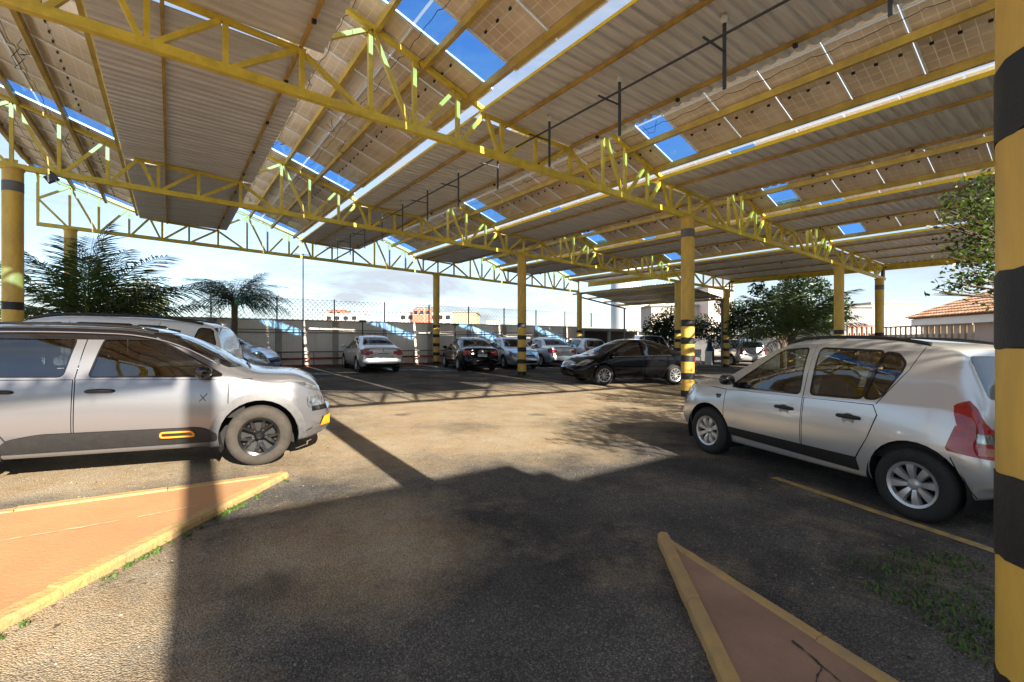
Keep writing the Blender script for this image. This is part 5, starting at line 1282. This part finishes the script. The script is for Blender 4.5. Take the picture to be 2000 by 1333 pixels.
    MB().box((0, 0, .46), (.44, .44, .04)).build('seat', 'crate_white', c); MB().box((0, .2, .72), (.42, .04, .5)).build('backrest', 'crate_white', c)
    # lean-to roof beyond the canopy
    l = empty('lean_to_roof', (21.55, 14.7, 4.55), 0, 'low corrugated lean-to roof beside the canopy, in front of the water tank', 'roof')
    me = sheet_mesh(4.6, 6); n = 6
    for k in range(n):
        o = link('sheet', me, l); o.location = (.05, k * 1.197, .02 + .012 * k + .004 * (k % 2)); o.rotation_euler = (0, R(5.2), 0)
    for x in (.1, 1.6, 3.1, 4.4): MB().beam((x, -.1, -.08 - .12 * x), (x, 8.0, .06 - .12 * x), .06, .10).build('purlin', 'purlin_yellow', l)
    for y in (0.05, 7.3): MB().beam((0, y, -.17), (4.6, y, -.75), .07, .09).build('rafter', 'pipe_grey', l); MB().beam((4.45, y, -.7), (4.45, y, -4.9), .09, .09, (0, 1, 0)).build('post', 'pipe_grey', l)
    MB().tube([(4.6, -.1, -.62), (4.6, 8.0, -.5)], .045, 8).build('gutter', 'pipe_grey', l)
    # wire from a pillar to the truss
    q = MB(); a = Vector((PX['mid'] + .15, YT[2], 3.7)); b = Vector((17.0, 21.8, 4.75))
    q.tube([a.lerp(b, k / 8) - Vector((0, 0, .12 * math.sin(math.pi * k / 8))) for k in range(9)], .012, 4); tag(q.build('wire', 'cable_black'), 'slack thin wire from the middle pillar up to the rearmost truss', 'wire')
def build_behind():
    """building behind the viewer, plus a column and sheet added for their shadows"""
    e = empty('entrance_building', (0, -5.2, 0), 0, 'plastered entrance building with stepped parapet, throwing shade over the near ground', 'building')
    for x0, x1, h in ((-.30, 2.86, 4.78), (2.86, 3.08, 4.55), (3.08, 22, 4.36)):
        MB().box(((x0 + x1) / 2, -2.0, h / 2 - .2), (x1 - x0, 4.0, h + .4)).build('wall', 'white_wall', e)
    for x in (5, 9, 13): 
        o = MB().box((x, .02, 1.9), (1.6, .08, 1.2)).build('window', 'glass_dark', e); MB().box((x, .06, 1.25), (1.8, .16, .08)).build('sill', 'wall_cap', e)
    o = MB().box((1.4, .03, 1.05), (1.0, .08, 2.1)).build('door', 'timber', e)
    m = empty('shadow_column', (-.12, -5.05, 0), 0, 'unseen round column added at the building corner, its shadow crossing the kerb', 'column')  # unseen column, added to cast the dark band across the kerb
    MB().lathe([(.001, -.2), (.14, -.2), (.14, 7.1), (.001, 7.1)], 20).build('pipe', 'white_wall', m, True); MB().lathe([(.001, 7.35), (.22, 7.1), (.001, 7.12)], 20).build('column_cap', 'white_wall', m)
    a = empty('shadow_sheet', (-6.0, -4.2, 6.10), 0, 'unseen corrugated sheet added to stripe the crossover with shade', 'shadow_sheet')  # unseen sheet, sloped close to the sun angle to shade the crossover in stripes
    pr = sheet_profile(30, .19, .075); vs = []
    for y, dz in ((0, 0), (1.2, -.47)):
        for x, h in pr: vs.append((x, y, dz + h))
    k = len(pr)
    MB().add(vs, [(j, j + 1, k + j + 1, k + j) for j in range(k - 1)]).build('sheet', 'corrugated', a)
    for x in (.1,): MB().beam((x, .1, -.06), (x, .1, -5.5), .08, .08, (0, 1, 0)).build('post', 'pipe_grey', a)
    MB().beam((0, .1, -.06), (5.7, .1, -.06), .08, .1).build('beam', 'pipe_grey', a)
# ================================================================ plants
def plant_mats():
    def leaf(n, c, tr=.35, var=.5):
        m, N, L, b = nodemat(n)
        tc = N.new('ShaderNodeTexCoord'); no = N.new('ShaderNodeTexNoise'); no.inputs['Scale'].default_value = 5; no.inputs['Detail'].default_value = 3
        L.new(tc.outputs['Object'], no.inputs['Vector'])
        r = N.new('ShaderNodeValToRGB'); r.color_ramp.elements[0].position = .3; r.color_ramp.elements[1].position = .7
        r.color_ramp.elements[0].color = (*[x * (1 - var) for x in c], 1); r.color_ramp.elements[1].color = (*[x * (1 + var * .6) for x in c], 1)
        L.new(no.outputs['Fac'], r.inputs['Fac']); L.new(r.outputs['Color'], b.inputs['Base Color']); b.inputs['Roughness'].default_value = .42
        t = N.new('ShaderNodeBsdfTranslucent'); L.new(r.outputs['Color'], t.inputs['Color'])
        ms = N.new('ShaderNodeMixShader'); ms.inputs[0].default_value = tr; L.new(b.outputs[0], ms.inputs[1]); L.new(t.outputs[0], ms.inputs[2]); L.new(ms.outputs[0], N['Material Output'].inputs['Surface'])
    leaf('leaf_palm', (.075, .115, .03)); leaf('leaf_queen', (.06, .085, .05)); leaf('leaf_dark', (.03, .055, .016)); leaf('leaf_bright', (.09, .135, .022), .45); leaf('leaf_yellow', (.20, .18, .03), .4)
    mat('pebble', (.34, .30, .25), .9, var=.4, scale=3)
    leaf('leaf_dry', (.16, .13, .09), .2)
    mat('bark', (.13, .09, .06), .9, var=.4, scale=9, bump=.5, bscale=30); mat('rachis', (.11, .13, .04), .6); mat('palm_trunk', (.16, .12, .085), .9, var=.4, scale=12, bump=.5, bscale=25)
def frond_mesh(key, L_, droop, nl, ll, rnd, mats, hang=.35, plume=0.0, lw=.018):
    mb = MB(); pts = []; n = 14
    for k in range(n + 1):
        t = k / n; pts.append(Vector((L_ * t * (1 - .16 * droop * t * t), 0, -droop * L_ * .55 * t**2.1)))
    mb.mat(0).tube(pts, [max(.004, .022 * (1 - k / n)) for k in range(n + 1)], 5)
    mb.mat(1)
    for q in range(nl):
        t = .14 + .85 * q / nl; f = t * n; i = min(n - 1, int(f)); p = pts[i].lerp(pts[i + 1], f - i); d = (pts[i + 1] - pts[i]).normalized()
        env = math.sin(math.pi * (.12 + .82 * t))**.7
        for s in (1, -1):
            l = ll * env * rnd.uniform(.8, 1.1); sw = rnd.uniform(.45, .75); el = (rnd.uniform(-1, 1) * plume)
            a = (Vector((0, s, 0)) * math.cos(el) + Vector((0, 0, 1)) * math.sin(el) + d * sw).normalized()
            tip = p + a * l + Vector((0, 0, -hang * l * rnd.uniform(.6, 1.2))); mid = p + a * l * .55 + Vector((0, 0, -.10 * hang * l))
            w = d * (lw * (.7 + .3 * env))
            mb.add([p - w * .5, p + w * .5, mid + w, mid - w, tip], [(0, 1, 2, 3), (3, 2, 4)])
    return mb.mesh(key, mats)
def palm(name, loc, zc, frs, n, label, trunk_r, rnd, el=(8, 82), scale=(.85, 1.1), dry=None, bias=None):
    g0 = gz(*loc); root = empty(name, (loc[0], loc[1], g0), 0, label, 'palm')
    h = zc - g0; mb = MB(); k = 10
    mb.tube([(.06 * math.sin(1.5 * i / k), 0, -.1 + (h + .1) * i / k) for i in range(k + 1)], [trunk_r * (1.25 if i == 0 else 1 + .06 * (i % 2)) for i in range(k + 1)], 12)
    mb.build('trunk', 'palm_trunk', root, True)
    for q in range(n):
        u = (q + .5) / n; e = R(el[1] - (el[1] - el[0]) * u**.8) + rnd.uniform(-.1, .1); az = q * 2.39996 + rnd.uniform(-.2, .2)
        m_ = frs[q % len(frs)]
        if dry and q >= n - 2: m_ = dry
        o = link('frond', m_, root); s = rnd.uniform(*scale)
        o.location = (.06, 0, h - .05); o.rotation_euler = (rnd.uniform(-.25, .25), -e, az); o.scale = (s, s, s)
    return root
def leaf_cloud(clumps, n, size, rnd, mats, name, parent, nmat=1, weights=None):
    vs = []; fs = []; mi = []
    tot = sum(c[3] * c[4] * c[5] for c in clumps)
    for (cx, cy, cz, rx, ry, rz_) in clumps:
        k = int(n * rx * ry * rz_ / tot)
        for _ in range(k):
            d = Vector((rnd.gauss(0, 1), rnd.gauss(0, 1), rnd.gauss(0, 1))).normalized(); r_ = rnd.random()**.45
            p = Vector((cx + d.x * rx * r_, cy + d.y * ry * r_, cz + d.z * rz_ * r_))
            a = Vector((rnd.gauss(0, 1), rnd.gauss(0, 1), rnd.gauss(0, .7) + .2)).normalized(); b = a.cross(Vector((rnd.gauss(0, 1), rnd.gauss(0, 1), rnd.gauss(0, 1)))).normalized()
            s = size * rnd.uniform(.6, 1.25); i = len(vs)
            vs += [p, p + a * s * .5 + b * s * .28, p + a * s, p + a * s * .5 - b * s * .28]; fs.append((i, i + 1, i + 2, i + 3)); mi.append(0 if rnd.random() < .72 or nmat == 1 else 1)
    mb = MB(); mb.v = [tuple(v) for v in vs]; mb.f = fs; mb.mi = mi
    return mb.build(name, mats, parent)
def tree(name, base, clumps, n, size, label, mats, rnd, cat='tree', trunk_r=.13, multi=3, trunk_top=None):
    """clumps in world coordinates"""
    g0 = gz(base[0], base[1]); root = empty(name, (base[0], base[1], g0), 0, label, cat)
    loc = [(c[0] - base[0], c[1] - base[1], c[2] - g0, *c[3:]) for c in clumps]
    mb = MB(); cz = sum(c[2] for c in loc) / len(loc); fork = trunk_top if trunk_top else max(.4, cz * .45)
    mb.tube([(0, 0, -.15), (.03, .02, fork * .5), (0, 0, fork)], [trunk_r * 1.2, trunk_r, trunk_r * .85], 9)
    mb.build('trunk', 'bark', root, True)
    for c in loc:
        e = Vector(c[:3]); st = Vector((0, 0, fork * rnd.uniform(.75, 1.0))); m_ = st.lerp(e, .5) + Vector((rnd.uniform(-.15, .15), rnd.uniform(-.15, .15), .12))
        b = MB(); b.tube([st, m_, e], [trunk_r * .4, trunk_r * .2, .008], 6)
        for q in range(4):
            d = Vector((rnd.gauss(0, 1), rnd.gauss(0, 1), rnd.gauss(.2, .8))).normalized(); b.tube([m_.lerp(e, .5 + .12 * q), e + Vector((d.x * c[3], d.y * c[4], d.z * c[5])) * .7], [.008 + trunk_r * .03, .003], 4)
        b.build('limb', 'bark', root, True)
    leaf_cloud(loc, n, size, rnd, mats, 'crown', root, len(mats))
    return root
def tufts(name, spots, label, m='weed', cat='weeds', seed=1, h=.07):
    rnd = random.Random(seed); mb = MB()
    for (x, y, r_, n) in spots:
        for _ in range(n):
            a = rnd.uniform(0, 6.28); q = r_ * math.sqrt(rnd.random()); px, py = x + q * math.cos(a), y + q * math.sin(a); z = gz(px, py)
            t = rnd.uniform(0, 6.28); hh = h * rnd.uniform(.4, 1.2); w = .004
            d = Vector((math.cos(t), math.sin(t), 0)); s = Vector((-d.y, d.x, 0)) * w; p = Vector((px, py, z)); md = p + d * hh * .25 + Vector((0, 0, hh * .6)); tp = p + d * hh * .8 + Vector((0, 0, hh * .85))
            mb.add([p - s, p + s, md + s, md - s, tp], [(0, 1, 2, 3), (3, 2, 4)])
    return tag(mb.build(name, m), label, cat, kind='stuff')
def build_plants():
    rnd = random.Random(11)
    fr = [frond_mesh('palm_frond', 2.6, d, 50, .74, rnd, ['rachis', 'leaf_palm'], .5, .3, .018) for d in (.3, .6, .9)]
    dryf = frond_mesh('palm_frond_dry', 2.2, 1.1, 46, .55, rnd, ['rachis', 'leaf_dry'], .8, .3)
    p = far(168, 14.3); palm('coconut_palm', (p.x, p.y), 1.95, fr, 30, 'bushy coconut palm behind the crossover, fronds over the yellow pillar', .2, rnd, (6, 89), (1.1, 1.4))
    p = far(1545, 23); palm('coconut_palm', (p.x, p.y), 1.75, fr, 26, 'coconut palm with a grey drooping frond, beside the bushy tree', .17, rnd, (2, 86), (1.1, 1.4), dryf)
    fq = [frond_mesh('queen_frond', 1.75, d, 46, .46, rnd, ['rachis', 'leaf_queen'], 1.1, .9, .012) for d in (.9, 1.25, 1.6)]
    p = far(455, 18.7); palm('queen_palm', (p.x, p.y), 2.95, fq, 22, 'slim feathery palm standing against the boundary wall', .11, rnd, (20, 88), (1.0, 1.25))
    KR = [1.0]
    def cl(px, d, py, r_, rz_=None): q = far(px, d, py); return (q.x, q.y, q.z, r_ * KR[0], r_ * KR[0], (rz_ or r_) * KR[0])
    tree('bushy_tree', tuple(far(1530, 27))[:2], [cl(1462, 27, 615, .75), cl(1478, 26.6, 565, .5), cl(1500, 26.6, 598, .75), cl(1528, 27.3, 575, .7), cl(1562, 27, 560, .65), cl(1600, 27, 565, .7), cl(1632, 27.5, 590, .75), cl(1440, 26.8, 640, .65), cl(1560, 26.5, 605, 1.0), cl(1520, 27, 628, .9), cl(1600, 27, 625, .9), cl(1645, 27, 615, .5), cl(1475, 27, 645, .7), cl(1585, 27, 545, .4), cl(1535, 27, 552, .35)], 8500, .2, 'dense dark green tree behind the grey estate car', ['leaf_dark', 'leaf_bright'], rnd, 'tree', .16)
    tree('bush', tuple(far(1320, 31))[:2], [cl(1285, 31, 640, 1.0), cl(1315, 31, 630, 1.1), cl(1270, 31.3, 655, .7), cl(1345, 30.6, 645, 1.0), cl(1375, 30.4, 640, .9), cl(1405, 30, 655, .9), cl(1300, 31, 660, 1.1)], 8500, .17, 'dark leafy bush behind the black sedan and the pillar', ['leaf_dark', 'leaf_dark'], rnd, 'bush', .1)
    tree('bush', tuple(far(1415, 29))[:2], [cl(1412, 28.3, 600, .55), cl(1430, 28.3, 620, .7), cl(1418, 28.3, 645, .6), cl(1440, 28.6, 600, .5)], 2600, .15, 'small leafy bush in front of the slim yellow pillar', ['leaf_dark', 'leaf_bright'], rnd, 'bush', .07)
    tree('garden_tree', tuple(far(265, 31))[:2], [cl(240, 31, 585, 1.2), cl(275, 31, 570, 1.2), cl(300, 31.5, 600, 1.1), cl(255, 31, 610, 1.4), cl(290, 31, 625, 1.2)], 3600, .2, 'sunlit yellow-green tree beyond the wall behind the palm', ['leaf_yellow', 'leaf_bright'], rnd, 'tree', .15)
    tree('garden_tree', tuple(far(70, 27))[:2], [cl(60, 27, 640, 1.2), cl(95, 27, 650, 1.1), cl(20, 27, 650, 1.1)], 2000, .2, 'low dark shrubbery beyond the palm at the left edge', ['leaf_dark', 'leaf_dark'], rnd, 'tree', .12)
    KR[0] = 1.25
    big = [cl(1915, 6.6, 395, .34), cl(1885, 6.3, 405, .26), cl(1940, 6.8, 440, .40), cl(1905, 6.4, 455, .34), cl(1935, 6.5, 370, .26), cl(1925, 6.4, 500, .34), cl(1895, 6.3, 535, .26, .17), cl(1865, 6.2, 555, .2, .12), cl(1835, 6.15, 572, .14, .07), cl(1930, 6.5, 550, .32, .2), cl(1860, 6.3, 505, .2, .09), cl(1850, 6.2, 410, .18, .07), cl(1845, 6.2, 437, .18, .05), cl(1945, 6.4, 590, .22, .12)]
    big += [cl(2050, 6.8, 420, .6), cl(2180, 7.2, 380, .8), cl(2300, 7.4, 330, .9), cl(2120, 7.0, 500, .6)]
    tree('shade_tree', tuple(far(2330, 7.4))[:2], big, 15000, .078, 'leafy branches of a bright green tree reaching in beside the large pillar', ['leaf_bright', 'leaf_dark'], rnd, 'tree', .14, trunk_top=1.9)
    tree('shade_tree', (6.3, -2.5), [(5.0, -2.3, 3.5, .7, .5, .45), (5.7, -1.9, 3.6, .7, .5, .45), (6.6, -2.2, 3.9, .9, .7, .6), (7.4, -2.0, 3.8, .8, .7, .6), (4.6, -1.7, 3.3, .45, .3, .25)], 3500, .09, 'second leafy tree by the entrance building, its shadow falling on the lane', ['leaf_bright', 'leaf_dark'], rnd, 'tree', .12)
    rg = random.Random(8); sp_ = []
    for _ in range(60):
        t = rg.choice((rg.gauss(.245, .018), rg.gauss(.13, .012), rg.uniform(.02, .45), rg.gauss(.40, .02))); sp_.append((1.02 - 4.6 * t + rg.uniform(0, .035), 5.27 - 5.345 * t - rg.uniform(0, .035), .022, rg.randint(6, 22)))
    tufts('grass_tufts', sp_, 'thin grass growing along the kerb of the left pavement', seed=2, h=.03)
    tufts('grass_tufts', [(3.75, 1.12, .16, 70), (3.5, .92, .14, 120), (3.9, .95, .2, 110), (4.2, .9, .22, 170), (3.45, .6, .2, 260), (3.7, .72, .16, 130), (3.2, .5, .12, 110), (4.4, .8, .15, 90), (3.95, .6, .14, 60)], 'creeping green weeds on the gravel beside the large pillar', seed=3, h=.035)
    tufts('grass_tufts', [(2.70, 1.84, .05, 60), (2.4, 1.52, .06, 80), (2.1, 1.2, .06, 70), (2.62, 1.0, .05, 70), (2.85, 1.55, .04, 40)], 'small weeds in the cracks around the right kerb', 'weed', seed=4, h=.035)
    tufts('grass_tufts', [(10.9, 14.2, .3, 260), (10.6, 14.4, .25, 160)], 'patch of grass at the foot of the middle pillar', seed=5, h=.08)

def build_litter():
    rnd = random.Random(21); mb = MB(); mb2 = MB()
    for _ in range(420):
        if rnd.random() < .5: x, y = rnd.uniform(-.8, 6.5), rnd.uniform(.6, 7)
        else:
            t = rnd.random(); x, y = (1.03 + (-3.6 - 1.03) * t * .4 + rnd.uniform(-.05, .3), 5.33 - 5.38 * t * .4 - rnd.uniform(0, .25)) if rnd.random() < .5 else (3.0 + rnd.uniform(0, 2.2), rnd.uniform(.2, 2.4))
        s = rnd.uniform(.010, .026); a = rnd.uniform(0, 6.28); d = Vector((math.cos(a), math.sin(a), 0)); n = Vector((-d.y, d.x, 0)); p = Vector((x, y, gz(x, y) + .004))
        mb.add([p - d * s, p + n * s * .4 + Vector((0, 0, .006)), p + d * s, p - n * s * .4 + Vector((0, 0, .004 * rnd.random()))], [(0, 1, 2, 3)])
    tag(mb.build('leaf_litter', 'leaf_dry'), 'scattered small dry leaves on the asphalt', 'leaves', kind='stuff')
    for _ in range(900):
        x, y = rnd.uniform(-1.2, 6), rnd.uniform(.4, 7.5); s = rnd.uniform(.003, .009); z = gz(x, y)
        a = rnd.uniform(0, 6.28); q = [(x + s * math.cos(a + k * 1.57) * rnd.uniform(.7, 1.2), y + s * math.sin(a + k * 1.57) * rnd.uniform(.7, 1.2), z) for k in range(4)]
        mb2.add(q + [(x, y, z + s * .8)], [(0, 1, 4), (1, 2, 4), (2, 3, 4), (3, 0, 4)])
    tag(mb2.build('loose_gravel', 'pebble'), 'loose pale pebbles strewn over the asphalt', 'gravel', kind='stuff')
# ================================================================ parked cars
def repaint(root, pairs):
    for o in [root] + [c for c in bpy.data.objects if c.parent == root]:
        if o.type != 'MESH': continue
        for s in o.material_slots:
            if s.material and s.material.name in pairs: 
                n = pairs[s.material.name]; s.link = 'OBJECT'; s.material = MATS[n]
def place(root, loc, heading, sc=1.0):
    d = Vector((heading[0], heading[1], 0)).normalized(); l = Vector((-d.y, d.x, 0))
    fx = Vector((d.x, d.y, gz(d.x, d.y))).normalized(); ly = Vector((l.x, l.y, gz(l.x, l.y))); up = fx.cross(ly).normalized(); ly = up.cross(fx)
    root.matrix_world = Matrix(((fx.x * sc, ly.x * sc, up.x * sc, loc[0]), (fx.y * sc, ly.y * sc, up.y * sc, loc[1]), (fx.z * sc, ly.z * sc, up.z * sc, gz(*loc)), (0, 0, 0, 1)))
def az(deg, back=False):
    s = -1 if back else 1
    return (s * math.sin(R(deg)), s * math.cos(R(deg)))
def build_cars():
    WH = make_wheels()
    def mk(sp, paint, wheel, name, label, loc, hd, sc=1.0, cat='car', **kw):
        sp['paint'] = paint; sp['wheel'] = WH[wheel]; sp['scale'] = sc
        if not sp.get('mirror_mat'): sp['mirror_mat'] = paint
        sp.update(kw)
        return build_car(sp, name, label, cat, loc, hd)
    h = (.282, .959); rt_ = (h[1], -h[0])
    c = (5.455 + .86 * rt_[0], 2.365 + .86 * rt_[1])
    hs = scale_spec(hatch_spec(), .925, 1.03); hs['wr'] = .302; hs['arch'] = .365
    mk(hs, 'paint_silver_warm', 'cover', 'hatchback_car', 'silver five-door hatchback with large red tail lamps, parked at the right', c, h, 1.0)
    d = (math.cos(R(-11)), math.sin(R(-11))); lf = (-d[1], d[0])
    wheel = Vector((.80, 5.88)); c = wheel - Vector(d) * 1.30 + Vector(lf) * .85
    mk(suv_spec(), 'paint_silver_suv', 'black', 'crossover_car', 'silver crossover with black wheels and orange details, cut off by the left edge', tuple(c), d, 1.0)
    s = wagon_spec(); s['rails'] = [(-1.75, .35, .02)]; s['extra'] = [wiper(1.16, 1.05), plate(-2.16, .66, 0)]
    s['windows'] = s['windows'][:2] + [win([(-.95, 1.0), (-.93, 1.385), (-1.28, 1.37), (-1.34, 1.02)], .03), win([(-1.66, 1.10), (-1.72, 1.36), (-1.88, 1.345), (-1.955, 1.12)], .03)]
    mk(s, 'paint_white', 'five', 'estate_car', 'white estate car with black roof rails behind the silver crossover', (-1.25, 11.0), (-.954, .30), 1.13, mirror_mat='paint_white')
    base = mk(sedan_spec(), 'paint_silver', 'five', 'saloon_car', 'silver saloon alone in its bay, rear lamps towards the viewer', (6.87, 19.65), az(6), 1.0, glass='car_glass_tint')
    for paint, loc, hd, lb, sc in (('paint_black', (11.17, 18.72), az(15), 'black saloon parked beside the striped pillar at the wall', 1.0),
                               ('paint_silver_blue', (13.95, 19.28), az(14, True), 'pale blue saloon facing the viewer behind the middle pillar', 1.02),
                               ('paint_silver', (16.6, 19.75), az(12), 'silver saloon showing red left tail lamp right of the middle pillar', 1.04),
                               ('paint_silver_blue', (9.3, .95), h, 'car whose pale roof shows behind the silver hatchback at the right', 1.0)):
        o = copy_tree(base); o['label'] = lb; repaint(o, {'paint_silver': paint}); place(o, loc, hd, sc)
        if paint == 'paint_black':
            repaint(o, {'car_glass_tint': 'car_glass'})
    mk(civic_spec(), 'paint_black', 'ten', 'sedan_car', 'glossy black sedan parked side-on in front of the row of cars', (12.84, 10.76), (-.945, .327), 1.05, glass='car_glass', glass_f='car_glass')
    sh = mk(small_hatch_spec(), 'paint_silver', 'seven', 'small_hatchback', 'small silver hatchback half hidden behind the black sedan', (19.7, 20.0), az(14), 1.0)
    o = copy_tree(sh); o['label'] = 'blue-silver small car with dark grille in front of the slim palm'; repaint(o, {'paint_silver': 'paint_silver_blue'}); place(o, (1.15, 19.3), (.86, -.51), 1.0)
    mk(wagon_spec(), 'paint_wagon', 'seven', 'estate_car', 'grey estate car under the trees, rear window towards the viewer', (30.0, 16.2), az(34), 1.1)
    s = wagon_spec(); s['x'] = (-2.1, 2.08)
    o = copy_tree(sh); o['label'] = 'dark car whose roof shows above the black sedan'; repaint(o, {'paint_silver': 'paint_dark'}); place(o, (23.9, 18.6), az(40), 1.18)
import time as _t
_t0 = _t.time()
yard_mats(); car_mats(); back_mats(); plant_mats()
build_yard()
build_canopy(); print('canopy', _t.time() - _t0)
build_wall(); build_far(); build_behind(); print('back', _t.time() - _t0)
build_cars(); print('cars', _t.time() - _t0)
build_plants(); build_litter(); print('plants', _t.time() - _t0)
